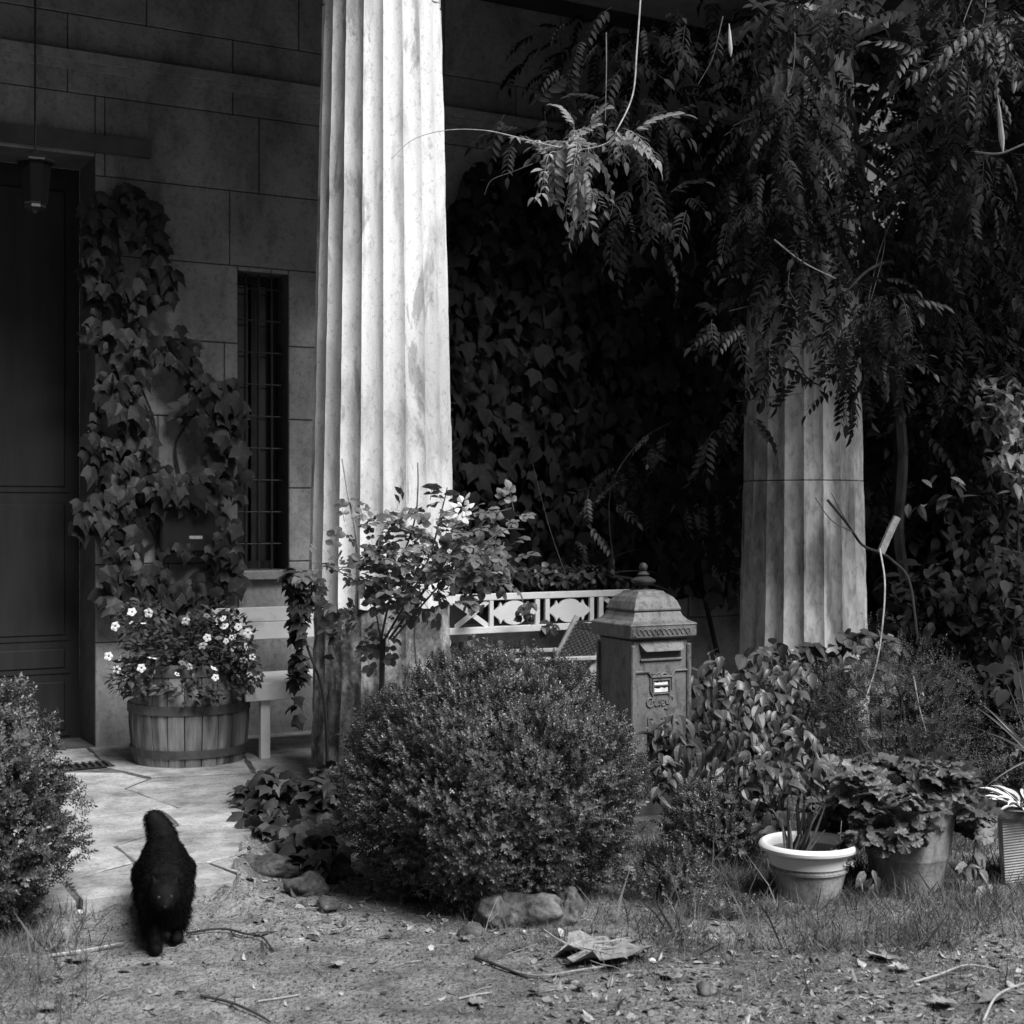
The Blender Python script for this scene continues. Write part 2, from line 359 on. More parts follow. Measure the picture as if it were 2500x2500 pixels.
po = patio.build('patio', 'mortar', kind='structure')
def flags(region, seeds):
    for i, a in enumerate(seeds):
        poly = list(region)
        for j, b in enumerate(seeds):
            if i != j and poly: poly = clip(poly, a, b)
        if len(poly) < 3 or abs(sum(p[0] * q[1] - q[0] * p[1] for p, q in zip(poly, poly[1:] + poly[:1]))) < .02: continue
        cx = sum(p[0] for p in poly) / len(poly); cy = sum(p[1] for p in poly) / len(poly)
        rmin = max(.05, min(math.hypot(p[0] - cx, p[1] - cy) for p in poly))
        out = []
        for p, q in zip(poly, poly[1:] + poly[:1]):     # wobbly hand-cut edges
            L = math.hypot(q[0] - p[0], q[1] - p[1]); k = max(1, int(L / .11))
            for u in range(k): out.append((p[0] + (q[0] - p[0]) * u / k + rg.gauss(0, .005), p[1] + (q[1] - p[1]) * u / k + rg.gauss(0, .005)))
        zt = .07 + rg.uniform(-.003, .003); tx, ty = rg.gauss(0, .004), rg.gauss(0, .004)
        def ring(g, z): return [st(cx + (p[0] - cx) * (1 - g / max(.15, rmin)), cy + (p[1] - cy) * (1 - g / max(.15, rmin)), z + tx * (p[0] - cx) + ty * (p[1] - cy)) for p in out]
        r0, r1, r2 = ring(.001, .01), ring(.001, zt - .003), ring(.004, zt); n = len(out)
        m = MB(); m.add(r0 + r1 + r2, [(i, (i + 1) % n, n + (i + 1) % n, n + i) for i in range(n)] + [(n + i, n + (i + 1) % n, 2 * n + (i + 1) % n, 2 * n + i) for i in range(n)] + [tuple(range(2 * n, 3 * n))])
        m.build('flagstone', 'flag', po)
flags([(-3.2, .0), (6.2, .0), (6.2, 2.0), (-3.2, 2.0)], [(-3 + i * .66 + rg.uniform(-.16, .16), .33 + j * .66 + rg.uniform(-.14, .14)) for i in range(15) for j in range(3)])
flags(EDGE, [(-3 + i * .62 + rg.uniform(-.14, .14) + (j % 2) * .3, 2.28 + j * .5 + rg.uniform(-.1, .1)) for i in range(6) for j in range(3)])
# sunken drain grate by the doorway
drain = thing('drain_grate', 'dark iron drain grate let into the paving by the doorway', 'grate', G(195, 1873, .07), R(29))
m = MB(); m.cb(-.17, .17, -.08, .08, .002, .006); m.build('plate', 'black_metal', drain, world=False)
for i in range(9):
    m = MB(); m.cb(-.16 + i * .037, -.146 + i * .037, -.075, .075, .0065, .016); m.build('bar', 'iron', drain, world=False)

# ---- the house front behind the porch
house = thing('house', 'pale block-built house front in deep shade under the porch roof', 'house', st(0, 0, .07))
DOOR = (-1.35, 0, .07, 3.54); WIN = (.87, 1.2, 1.09, 2.94)
def minus(r, o):
    s0, s1, z0, z1 = r; a0, a1, b0, b1 = o
    if a0 >= s1 or a1 <= s0 or b0 >= z1 or b1 <= z0: return [r]
    out = []
    if s0 < a0: out.append((s0, a0, z0, z1))
    if s1 > a1: out.append((a1, s1, z0, z1))
    m0, m1 = max(s0, a0), min(s1, a1)
    if z0 < b0: out.append((m0, m1, z0, b0))
    if z1 > b1: out.append((m0, m1, b1, z1))
    return out
SE = 5.75
core = MB()
for r in minus((-4, -.6, .05, 5.6), DOOR): core.sbox(r[0], r[1], -.40, -.012, r[2], r[3])
for r in minus((-.6, .4, .05, 5.6), DOOR): core.sbox(r[0], r[1], -.40, -.012, r[2], r[3])
for r in minus((.4, SE, .05, 5.6), WIN): core.sbox(r[0], r[1], -.40, -.012, r[2], r[3])
wall = core.build('facade_wall', 'core', house)
CZ = [.05, .68, 1.14, 1.6, 2.03, 2.49, 2.97, 3.43, 3.9, 4.36, 4.9]
for c in range(len(CZ) - 1):
    s = -4 - (.45 if c % 2 else 0)
    while s < SE:
        w = rg.uniform(.85, 1.05); a, b = max(s, -4), min(s + w, SE); s += w
        if b - a < .05: continue
        for q in minus((a, b, CZ[c], CZ[c + 1]), DOOR):
            for r in minus(q, WIN):
                if r[1] - r[0] < .03 or r[3] - r[2] < .03: continue
                m = MB(); m.sbox(r[0] + .003, r[1] - .003, -.1, rg.uniform(-.002, .002), r[2] + .003, r[3] - .003)
                m.build('stone_block', 'plaster', wall, bevel=.004)
m = MB(); m.sbox(-4, SE, .003, .06, 4.07, 4.13); m.sbox(-4, SE, .003, .035, 4.03, 4.069); m.build('string_course', 'plaster', house)
m = MB(); m.sbox(-1.6, .32, .003, .05, 3.56, 3.66); m.build('door_hood', 'core', house)
dr = MB().sbox(-1.35, 0, -.46, -.401, .07, 3.54).build('door', 'dark_wood', house)
for i, (a, b) in enumerate([(-1.32, -.72), (-.63, -.03)]):
    for z0, z1 in [(.12, .42), (.5, .62), (.7, 1.5), (1.6, 3.4)]:
        m = MB(); m.sbox(a + .06, b - .06, -.4005, -.385, z0, z1); m.build('panel', 'dark_wood', dr, bevel=.008)
        m = MB(); m.sbox(a + .03, b - .03, -.4, -.393, z0 - .03, z0 - .001); m.build('rail', 'dark_wood', dr)
w = MB(); w.sbox(.87, .91, -.24, -.19, 1.09, 2.94); w.sbox(1.16, 1.2, -.24, -.19, 1.09, 2.94); w.sbox(.9101, 1.1599, -.24, -.19, 1.09, 1.14); w.sbox(.9101, 1.1599, -.24, -.19, 2.89, 2.94); w.sbox(1.02, 1.05, -.24, -.19, 1.1401, 2.8899)
win = w.build('window', 'dark_wood', house)
MB().sbox(.91, 1.16, -.225, -.22, 1.14, 2.89).build('pane', 'glass', win)
MB().sbox(.84, 1.24, .004, .05, 1.03, 1.086).build('sill', 'plaster', win, bevel=.005)
for i in range(3): MB().tube([st(.95 + i * .085, -.09, 1.06), st(.95 + i * .085, -.09, 2.96)], .007, 6).build('grille_bar', 'iron', win)
for i in range(9): MB().tube([st(.86, -.09, 1.25 + i * .2), st(1.21, -.09, 1.25 + i * .2)], .005, 5).build('grille_bar', 'iron', win)
MB().sbox(-4, 6.0, .0, 2.25, 4.9, 5.05).build('ceiling', 'ceiling', house)
MB().sbox(-4, 6.6, 1.43, 2.07, 4.42, 4.899).build('architrave', 'core', house, bevel=.01)
MB().sbox(-4.2, 6.6, -.6, 2.16, 5.051, 5.3).build('roof', 'core', house)
MB().sbox(-4.3, -4.01, -.4, 1.6, .05, 4.9).build('porch_end_wall', 'core', house)

# ---- fluted columns
def colr(z): return .4035 - .0235 * z + (.0 if z > .3 else 0)
def fluted(cx, cy, zs, rough=0., dr=0., top=None, seed=0, bot=None):
    N = 20; K = 8; vs = []; base = math.atan2(-cy, -cx) + R(1); nn = N * K
    for z in zs:
        for j in range(nn):
            u = (j % K) / K * 2 - 1; th = base + 2 * math.pi * j / nn
            dpt = .034 * (1 - u * u) ** .7 * (colr(z) / .4) * (1 - rough * .45)
            p = Vector((math.cos(th) * 3, math.sin(th) * 3, z * 1.2 + seed))
            er = .0035 * mnoise.noise(p * 3) + .0018 * mnoise.noise(Vector((p.x * 5, p.y * 5, z * 14 + seed)))
            if K - 1 <= (j % K) or (j % K) <= 1: er -= .005 * max(0, mnoise.noise(Vector((j * .7, z * 9 + seed, 2))))
            if rough: er += rough * (.02 * mnoise.noise(Vector((p.x * 2.2, p.y * 2.2, z * 2.5 + seed))) + .011 * mnoise.noise(Vector((p.x * 7, p.y * 7, z * 9))) - .006)
            rr = colr(z) - dpt - dr + er
            zz = z
            if top is not None and z == zs[-1]: zz += top(th)
            if bot is not None and z == zs[0]: zz += bot(th)
            vs.append((cx + rr * math.cos(th), cy + rr * math.sin(th), zz))
    fs = [(i * nn + j, i * nn + (j + 1) % nn, (i + 1) * nn + (j + 1) % nn, (i + 1) * nn + j) for i in range(len(zs) - 1) for j in range(nn)]
    m = MB(); m.add(vs, fs)
    for i0, z in ((0, zs[0]), ((len(zs) - 1) * nn, zs[-1])): m.add(vs[i0:i0 + nn], [tuple(range(nn))])
    return m
C1 = (-.675, 7.6); C2 = (1.785, 8.975)
def column(c, label, cuts, seed, mt):
    t = thing('column', label, 'column', (c[0], c[1], .05), 0, 'fluted columns along the front of the porch')
    for i, (a, b, rgh, dd, mat_) in enumerate(cuts):
        n = max(4, int((b - a) / .045)); zs = list(np.linspace(a, b, n)); up = None; bt = None
        if rgh > .5: up = None
        if i == 1 and cuts[0][2] > .5: bt = lambda th: .06 * mnoise.noise(Vector((math.cos(th) * 3, math.sin(th) * 3, 1))) + .018 * mnoise.noise(Vector((math.cos(th) * 9, math.sin(th) * 9, 4)))
        fluted(c[0], c[1], zs, rgh, dd, up, seed, bt).build('drum', mat_, t, smooth=True)
    prof = [(.30, 4.285), (.305, 4.3), (.31, 4.32), (.35, 4.345), (.40, 4.37), (.405, 4.38)]
    MB().lathe((c[0], c[1], 0), prof, 40).build('capital', mt, t, smooth=True)
    m = MB(); m.box((c[0] - .36 * .873 - .36 * .488, c[1] - .36 * .488 + .36 * .873, 4.375), U * .72, NN * .72, (0, 0, .043)); m.build('abacus', mt, t)
    return t
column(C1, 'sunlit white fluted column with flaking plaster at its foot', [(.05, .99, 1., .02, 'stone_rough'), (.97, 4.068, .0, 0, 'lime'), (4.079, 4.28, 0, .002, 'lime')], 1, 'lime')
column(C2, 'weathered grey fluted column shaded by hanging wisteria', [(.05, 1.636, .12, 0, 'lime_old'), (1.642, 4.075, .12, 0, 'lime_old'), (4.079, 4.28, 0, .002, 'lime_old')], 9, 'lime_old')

# ================================================================== THINGS ON THE PORCH
# hanging lantern
s_, z_ = onT(86, 440, .9); lp = st(s_, .9, z_)
lan = thing('lantern', 'dark glass lantern hanging on a thin rod left of the doorway', 'lantern', lp)
MB().tube([(0, 0, .14), (0, 0, 4.9 - z_)], .006, 6).build('rod', 'black_metal', lan, world=False)
MB().lathe((0, 0, 0), [(.001, .16), (.03, .15), (.05, .13), (.1, .1), (.105, .09), (.09, .085)], 8).build('cap', 'black_metal', lan, world=False)
MB().lathe((0, 0, 0), [(.085, .084), (.065, -.12), (.05, -.135), (.001, -.14)], 8).build('glass_shade', 'glass', lan, world=False)
MB().lathe((0, 0, 0), [(.055, -.13), (.058, -.145), (.02, -.16), (.001, -.175)], 8).build('base', 'black_metal', lan, world=False)

# letterbox on the wall
s0, z0 = onT(392, 1350, .12); s1, z1 = onT(540, 1238, .12)
lb = thing('letterbox', 'black metal letterbox on the house wall under the creeper', 'letterbox', st((s0 + s1) / 2, 0, z0))
MB().sbox(s0, s1, .004, .13, z0, z1).build('box', 'black_metal', lb, bevel=.012)
MB().sbox(s0 - .01, s1 + .01, .004, .15, z1 + .001, z1 + .02).build('lid', 'black_metal', lb, bevel=.004)
sa, za = onT(462, 1316, .13); sb, zb = onT(494, 1308, .13)
MB().sbox(sa, sb, .1305, .134, za, zb).build('slot_strip', 'cane_wood', lb)  # pale slot strip on the letterbox front

# white bench
bench = thing('bench', 'white painted plank bench against the house wall', 'bench', st(1.2, .6, .07))
SB0, SB1 = .60, 2.1; zs_ = .50
for i in range(3): MB().sbox(SB0 + .01, SB1, .38 + i * .172, .545 + i * .172, zs_ - .025, zs_).build('seat_plank', 'bench_paint', bench, bevel=.004)
MB().sbox(SB0, SB1, .905, .93, zs_ - .1, zs_ - .004).build('apron', 'bench_paint', bench, bevel=.003)
for (a, b) in ((.885, .80), (.985, .90)): pass
MB().sbox(SB0 - .02, SB1, .375, .4, .80, .885).build('back_plank', 'bench_paint', bench, bevel=.003)
MB().sbox(SB0 - .02, SB1, .375, .4, .695, .796).build('back_plank', 'bench_paint', bench, bevel=.003)
for s_, t_ in ((SB0 + .1, .86), (SB1 - .1, .86), (SB0 + .1, .355), (SB1 - .1, .355)):
    MB().sbox(s_, s_ + .055, t_, t_ + .02 if t_ < .5 else t_ + .04, .07, .88 if t_ < .5 else zs_ - .026).build('leg', 'bench_paint', bench, bevel=.003)

# half barrel planter
bc = P(462, 1250, 8.17); bc[2] = .07
bar = thing('barrel_planter', 'weathered half barrel planter full of petunias beside the bench', 'planter', bc)
NS = 22
def brad(z): return .295 + .034 * math.sin(math.pi * min(1, (z + .04) / .62))
for i in range(NS):
    a0 = 2 * math.pi * (i + .03) / NS; a1 = 2 * math.pi * (i + .97) / NS; vs = []; zt = .55 + rg.uniform(-.004, .004); pr = rg.uniform(-.002, .002)
    for k in range(6):
        z = .0 + zt * k / 5; r = brad(z) + pr
        for (aa, rr) in ((a0, r), ((a0 + a1) / 2, r + .003), (a1, r), (a1, r - .022), (a0, r - .022)): vs.append((rr * math.cos(aa), rr * math.sin(aa), z))
    fs = [(5 * k + j, 5 * k + (j + 1) % 5, 5 * k + 5 + (j + 1) % 5, 5 * k + 5 + j) for k in range(5) for j in range(5)] + [(0, 1, 2, 3, 4), (25, 26, 27, 28, 29)]
    MB().add(vs, fs).build('stave', 'barrel', bar, world=False)
for z, h in ((.05, .045), (.285, .05), (.49, .045)):
    MB().lathe((0, 0, 0), [(brad(z) + .003, z), (brad(z) + .008, z), (brad(z + h) + .008, z + h), (brad(z + h) + .003, z + h)], 44).build('hoop', 'hoop', bar, world=False)
MB().lathe((0, 0, 0), [(.001, .5), (.28, .5)], 24).build('soil', 'potsoil', bar, world=False)

# white fretwork planter rack
RT = 1.15
def rk(px, py): s, z = onT(px, py, RT); return s, z
rack = thing('fretwork_planter', 'white fretwork planter rack on legs crowded with plants on top', 'planter', st(rk(1310, 1500)[0], RT - .1, .07))
sA = rk(1085, 1500)[0]; sB = rk(1560, 1500)[0]; zT0, zT1 = rk(1310, 1462)[1], rk(1310, 1446)[1]; zB0, zB1 = rk(1310, 1541)[1], rk(1310, 1525)[1]
MB().sbox(sA, sB, RT - .03, RT, zT0, zT1).build('top_rail', 'white_paint', rack, bevel=.003)
MB().sbox(sA, sB, RT - .03, RT + .004, zB0, zB1).build('bottom_rail', 'white_paint', rack, bevel=.003)
MB().sbox(sA, sB, RT - .34, RT - .031, zB0 + .01, zB0 + .03).build('shelf', 'dark_wood', rack)
MB().sbox(sA, sB, RT - .38, RT - .35, zB0, zT1).build('back_board', 'dark_wood', rack)
for a, b in ((1196, 1206), (1308, 1319), (1332, 1343), (1441, 1451), (1463, 1474)):
    MB().sbox(rk(a, 1500)[0], rk(b, 1500)[0], RT - .025, RT - .003, zB1 + .0005, zT0 - .0005).build('post', 'white_paint', rack, bevel=.002)
zm = (zB1 + zT0) / 2; hz = (zT0 - zB1) / 2
for a, b in ((1206, 1308), (1343, 1441)):
    a_, b_ = rk(a, 1500)[0], rk(b, 1500)[0]; c_ = (a_ + b_) / 2; h_ = (b_ - a_) / 2; up = []
    for x, y in [(-1, .12), (-.86, .3), (-.74, .48), (-.66, .82), (-.58, .55), (-.5, .5)]: up.append((x, y))
    up += [(.52 * -math.cos(math.pi * k / 12), .38 + .55 * math.sin(math.pi * k / 12)) for k in range(1, 12)]
    up += [(-x, y) for x, y in up[5::-1]]
    pts = [(c_ + x * h_, zm + y * hz) for x, y in up] + [(c_ + x * h_, zm - y * hz) for x, y in up[::-1]]
    MB().prism([st(s, RT - .022, z) for s, z in pts], NN * .016).build('oval_fret', 'white_paint', rack)
for x0, x1, fl in ((1112, 1196, 0), (1474, 1556, 1)):
    a_, b_ = rk(x0, 1500)[0], rk(x1, 1500)[0]; w_ = .018
    for q in (0, 1):
        za, zb = (zB1, zT0) if q else (zT0, zB1)
        m = MB(); m.prism([st(a_, RT - .022 + q * .007, za - w_), st(a_, RT - .022 + q * .007, za + w_), st(b_, RT - .022 + q * .007, zb + w_), st(b_, RT - .022 + q * .007, zb - w_)], NN * .006)
        m.build('brace', 'white_paint', rack)
for s_ in (sA + .02, sB - .06):
    for t_ in (RT - .33, RT - .085): MB().sbox(s_, s_ + .04, t_, t_ + .05, .07, zB0 - .001).build('leg', 'white_paint', rack)

# folding rattan chair facing left
cp = P(1350, 1250, 8.25); cp[2] = .07
ch = thing('rattan_chair', 'reclining rattan armchair with pale frame between the planter rack and the post box', 'chair', cp, R(24))
# local: x to the right (back of the chair), y away
def slab(name, p, q, w, th, mat, par): 
    p, q = np.array(p), np.array(q); d = (q - p) / np.linalg.norm(q - p); n_ = np.cross(d, (0, 1, 0)); n_ /= np.linalg.norm(n_)
    return MB().box(p - n_ * w / 2 - np.array([0, th / 2, 0]), q - p, n_ * w, (0, th, 0)).build(name, mat, par, world=False, bevel=.004)
back = MB(); bx = lambda k: (.02 + .24 * k, .36 + .38 * k)
nW, nH = 26, 34
for i in range(nH):
    k = i / (nH - 1); x, z = bx(k); y0, y1 = -.21, .21
    pts = [(x - .006 * (1 if (i + j) % 2 else -1), y0 + (y1 - y0) * j / 14, z + .012 * math.sin(math.pi * j / 14) * (k > .9)) for j in range(15)]
    back.tube(pts, .0055, 4)
for j in range(nW):
    y = -.2 + .4 * j / (nW - 1); back.tube([(bx(k / 4)[0] + .002, y, bx(k / 4)[1]) for k in range(5)], .0045, 4)
back.build('woven_back', 'rattan', ch, world=False)
seat = MB()
for i in range(24): seat.tube([(-.42 + i * .018, -.21, .345 + .006 * (i % 2)), (-.42 + i * .018, .21, .345 + .006 * (i % 2))], .0055, 4)
seat.build('woven_seat', 'rattan', ch, world=False)
for y in (-.235, .235):
    slab('back_post', (.0, y, .3), (.27, y, .77), .032, .024, 'cane_wood', ch)
    slab('armrest', (-.36, y * 1.08, .58), (.15, y * 1.08, .575), .022, .045, 'cane_wood', ch)
    slab('arm_support', (-.22, y, .33), (-.24, y, .567), .026, .022, 'cane_wood', ch)
    slab('leg', (-.36, y * .96, .0), (.33, y * .96, .68), .03, .022, 'cane_wood', ch)
    slab('leg', (.30, y * .88, .0), (.40, y * .88, .66), .03, .02, 'cane_wood', ch)
    slab('leg', (-.42, y * 1.02, .34), (.22, y * 1.02, .02), .028, .02, 'cane_wood', ch)

# cast iron post box
th = R(27); mp = P(1545, 1250, 6.9); mw = .313
cu, cn = np.array([math.cos(th), math.sin(th), 0]), np.array([math.sin(th), -math.cos(th), 0])
mc = mp + cu * mw / 2 - cn * mw / 2; mc[2] = 0
pb = thing('post_box', 'grey cast iron pillar post box with pagoda lid and finial among the shrubs', 'post box', mc, th)
h = mw / 2
m = MB(); m.cb(-h, h, -h, h, .0, .845); body = m.build('body', 'post_paint', pb, world=False, bevel=.008)
m = MB()
for sx in (-1, 1):
    for sy in (-1, 1):
        m.cb(sx * h - .012, sx * h + .012, sy * h - .012, sy * h + .012, .05, .82)
m.build('corner_bead', 'post_paint', pb, world=False, bevel=.005)
def sqring(prof, mb):
    vs = []; 
    for (r, z) in prof: vs += [(-r, -r, z), (r, -r, z), (r, r, z), (-r, r, z)]
    fs = [(4 * k + j, 4 * k + (j + 1) % 4, 4 * k + 4 + (j + 1) % 4, 4 * k + 4 + j) for k in range(len(prof) - 1) for j in range(4)]
    return mb.add(vs, fs + [(3, 2, 1, 0), tuple(range(4 * len(prof) - 4, 4 * len(prof)))])
sqring([(h, .846), (h + .024, .853), (h + .028, .858), (h + .028, .908), (h + .031, .913), (h + .028, .918), (.155, .932), (.137, .952), (.129, .972)], MB()).build('lid_skirt', 'post_paint', pb, world=False)
sqring([(.12, .9725), (.12, .979), (.131, .980), (.131, .987), (.126, 1.0), (.118, 1.02), (.102, 1.042), (.082, 1.055), (.078, 1.058), (.07, 1.068), (.04, 1.074)], MB()).build('lid', 'post_paint', pb, world=False)
MB().lathe((0, 0, 0), [(.03, 1.072), (.022, 1.082), (.02, 1.092), (.045, 1.1), (.06, 1.112), (.06, 1.12), (.04, 1.132), (.022, 1.138), (.03, 1.148), (.02, 1.158), (.012, 1.163), (.019, 1.172), (.021, 1.186), (.014, 1.2), (.001, 1.205)], 20).build('finial', 'iron', pb, world=False, smooth=True)
fy = -h - .028
m = MB()
for i in range(11):              # rope scroll along the lid skirt
    x = -.135 + i * .027; m.tube([(x + .011 * math.cos(a * .7), fy - .002, .883 + .013 * math.sin(a * .7)) for a in range(0, 8)], .0028, 5)
m.cb(-.182, -.15, fy - .003, fy + .001, .862, .905)
m.build('scroll_band', 'post_paint', pb, world=False)
m = MB(); m.cb(-.178, -.154, fy - .006, fy - .0035, .868, .899); m.build('corner_block', 'post_paint', pb, world=False, bevel=.003)
fy = -h
MB().cb(-.118, .118, fy - .012, fy + .002, .742, .755).build('slot_lip', 'post_paint', pb, world=False, bevel=.004)
vs = [(-.112, fy - .03, .802), (.112, fy - .03, .802), (.124, fy, .832), (-.124, fy, .832), (-.118, fy, .79), (.118, fy, .79), (-.1, fy - .034, .79), (.1, fy - .034, .79)]
MB().add(vs, [(0, 1, 2, 3), (6, 7, 1, 0), (4, 5, 7, 6), (4, 6, 0, 3), (5, 2, 1, 7), (3, 2, 5, 4)]).build('slot_flap', 'post_paint', pb, world=False, smooth=True)
MB().cb(-.112, .112, fy - .002, fy + .001, .757, .7895).build('slot', 'black_metal', pb, world=False)
m = MB(); zf = .692
m.tube([(-h - .01, fy - .004, zf), (-.075, fy - .005, zf), (-.06, fy - .006, zf - .018), (-.055, fy - .006, zf - .026), (.055, fy - .006, zf - .026), (.06, fy - .006, zf - .018), (.075, fy - .005, zf), (h + .01, fy - .004, zf)], .006, 6)
m.tube([(-.06, fy - .005, zf - .03), (-.06, fy - .005, .6), (-.045, fy - .005, .575)], .004, 5); m.tube([(.06, fy - .005, zf - .03), (.06, fy - .005, .6), (.045, fy - .005, .575)], .004, 5)
m.build('moulding', 'post_paint', pb, world=False, smooth=True)
m = MB(); m.cb(-.045, .045, fy - .008, fy + .001, .648, .656); m.cb(-.045, .045, fy - .008, fy + .001, .584, .59); m.cb(-.05, -.0455, fy - .008, fy + .001, .584, .656); m.cb(.0455, .05, fy - .008, fy + .001, .584, .656); m.cb(-.045, .045, fy - .006, fy + .001, .621, .625)
m.build('window_frame', 'post_paint', pb, world=False)
MB().cb(-.044, .044, fy - .001, fy + .0005, .59, .648).build('window', 'black_metal', pb, world=False)
vs = []; 
m = MB()
for (za, zb) in ((.627, .642), (.593, .616)):
    pts = [(-.038, fy - .0025, za), (.038, fy - .0025, za)] + [(.038 - .076 * i / 8, fy - .0025, zb - .007 * rg.random()) for i in range(9)]
    m.prism(pts, (0, .001, 0))
m.build('letter', 'paper', pb, world=False)
m = MB()
def sc(pts, r=.0042): m.tube([(x, fy - .003, z) for x, z in pts], r, 6)
sc([(-.028 + .02 * math.cos(a), .678 + .006 * math.sin(2 * a)) for a in np.linspace(0, 6.2, 14)], .0032); sc([(.0, .672), (.012, .682), (.028, .68), (.034, .672)], .004)
# scroll lettering under the window: C u e y
sc([(-.06 + .021 * math.cos(a), .546 + .021 * math.sin(a)) for a in np.linspace(1.0, 6.6, 14)]); sc([(-.055, .54), (-.05, .552)], .003)
sc([(-.036, .55), (-.034, .532), (-.024, .528), (-.014, .535), (-.012, .552), (-.01, .532), (-.002, .529)])
sc([(.002, .54), (.014, .545), (.014, .556), (.004, .557), (.0, .54), (.008, .528), (.02, .532)])
sc([(.026, .552), (.03, .536), (.042, .535), (.05, .556), (.056, .57), (.066, .566), (.066, .555)]); sc([(.05, .55), (.048, .53), (.034, .512), (.02, .514)])
m.build('lettering', 'post_paint', pb, world=False, smooth=True)
m = MB(); m.cb(-.075, .07, fy - .006, fy + .001, .468, .476); m.cb(-.075, -.068, fy - .006, fy + .001, .12, .4675); m.cb(.063, .07, fy - .006, fy + .001, .12, .4675); m.build('door_frame', 'post_paint', pb, world=False)
MB().cb(-.06, .056, fy - .004, fy + .001, .13, .458).build('door', 'post_paint', pb, world=False, bevel=.004)
m = MB(); m.tube([(.1 + .012 * math.cos(a), fy - .004, .46 + .02 * math.sin(a)) for a in np.linspace(1, 6, 12)], .004, 5); m.build('scroll', 'post_paint', pb, world=False)
# ================================================================== VEGETATION
def lerp(a, b, k): return a + (b - a) * k
rg = random.Random(11)
SPR = [T_sprig(random.Random(k)) for k in range(3)]
def shade_dir(p): return None
def boxwood(label, c, r, n, sl, leafmat='leaf_box', group=None, cat='shrub', name='boxwood_shrub', low=-.75, seed=1, rough=.1, tm=None, stems=5, pale=0.):
    """clipped shrub: thousands of leafy sprigs on and inside a lumpy ellipsoid"""
    g = random.Random(seed); c = np.array(c, float); r = np.array(r, float); ms = []; tn = []
    t = thing(name, label, cat, (c[0], c[1], 0), 0, group)
    for i in range(n):
        while 1:
            v = rvec(g); v /= np.linalg.norm(v)
            if v[2] > low: break
        k = 1 - .34 * g.random() ** 1.8
        if mnoise.noise(Vector(v * 5.5) + Vector((seed * 2.3, 0, 1))) < -.22 and k > .86: k -= .14
        lump = 1 + rough * mnoise.noise(Vector(v * 2.1) + Vector((seed, 0, 0))) + rough * .5 * mnoise.noise(Vector(v * 6) + Vector((0, seed, 0)))
        p = c + v * r * k * lump
        if p[2] < .02: continue
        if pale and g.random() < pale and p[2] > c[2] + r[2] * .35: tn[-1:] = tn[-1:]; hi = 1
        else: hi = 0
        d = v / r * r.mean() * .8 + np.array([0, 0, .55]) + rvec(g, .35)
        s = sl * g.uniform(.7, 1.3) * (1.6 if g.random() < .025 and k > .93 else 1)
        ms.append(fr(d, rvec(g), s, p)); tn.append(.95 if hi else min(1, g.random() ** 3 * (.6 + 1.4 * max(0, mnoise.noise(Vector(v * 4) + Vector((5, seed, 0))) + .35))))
    scatter('foliage', tm or SPR, ms, leafmat, t, tone=tn)
    m = MB()
    for i in range(stems):
        a = g.uniform(0, 6.28); top = c + np.array([math.cos(a) * r[0] * .6, math.sin(a) * r[1] * .6, r[2] * g.uniform(.1, .7)])
        b = np.array([c[0] + g.uniform(-.06, .06), c[1] + g.uniform(-.06, .06), -.03]); m.tube([b, (b + top) / 2 + rvec(g, .03), top], [.016, .011, .004], 6)
    m.build('stem', 'bark', t, smooth=True); return t
# the great ball in the middle and the one cut by the left edge
BD = 5.55; bcen = P(1190, 1918, BD); rx = 362 / F * BD
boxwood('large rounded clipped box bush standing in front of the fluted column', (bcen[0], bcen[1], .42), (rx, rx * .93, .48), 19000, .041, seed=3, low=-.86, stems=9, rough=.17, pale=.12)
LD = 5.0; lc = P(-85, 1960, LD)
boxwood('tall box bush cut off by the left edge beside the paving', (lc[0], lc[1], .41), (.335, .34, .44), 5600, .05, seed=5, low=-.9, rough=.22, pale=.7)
c_ = P(1745, 2010, 6.1); boxwood('small low box bush to the right of the big ball, before the post box', (c_[0], c_[1], .12), (.2, .2, .2), 1300, .042, seed=8, low=-.5, rough=.2)
c_ = P(1640, 2120, 5.45); boxwood('tiny straggling box seedling in the grass at the big bush foot', (c_[0], c_[1], .07), (.15, .12, .14), 420, .04, seed=9, low=-.4, rough=.35)
c_ = P(1760, 2215, 5.25); boxwood('flat patch of tiny pale leaves in the grass left of the rimmed pot', (c_[0], c_[1], .0), (.15, .13, .055), 240, .035, seed=19, low=-.1, rough=.35, cat='plant', name='creeping_plant')
c_ = P(2190, 1800, 7.0); boxwood('airy fine-leaved shrub below the right-hand column', (c_[0], c_[1], .36), (.42, .3, .47), 3800, .05, 'leaf_boxs', seed=12, low=-.6, rough=.35, name='fine_leaved_shrub', tm=[T_sprig(random.Random(k), 9, .2, .5) for k in (5, 6)])
c_ = P(2470, 1800, 7.3); boxwood('low airy shrub behind the striped plant at the right edge', (c_[0], c_[1], .2), (.34, .3, .3), 1700, .055, 'leaf_boxs', seed=15, low=-.6, rough=.4, name='fine_leaved_shrub')
c_ = P(1960, 1690, 8.1); boxwood('dark small-leaved bush at the foot of the right-hand column', (c_[0], c_[1], .3), (.34, .2, .3), 1300, .055, 'leaf_boxs', seed=13, low=-.6, rough=.4, name='fine_leaved_shrub')

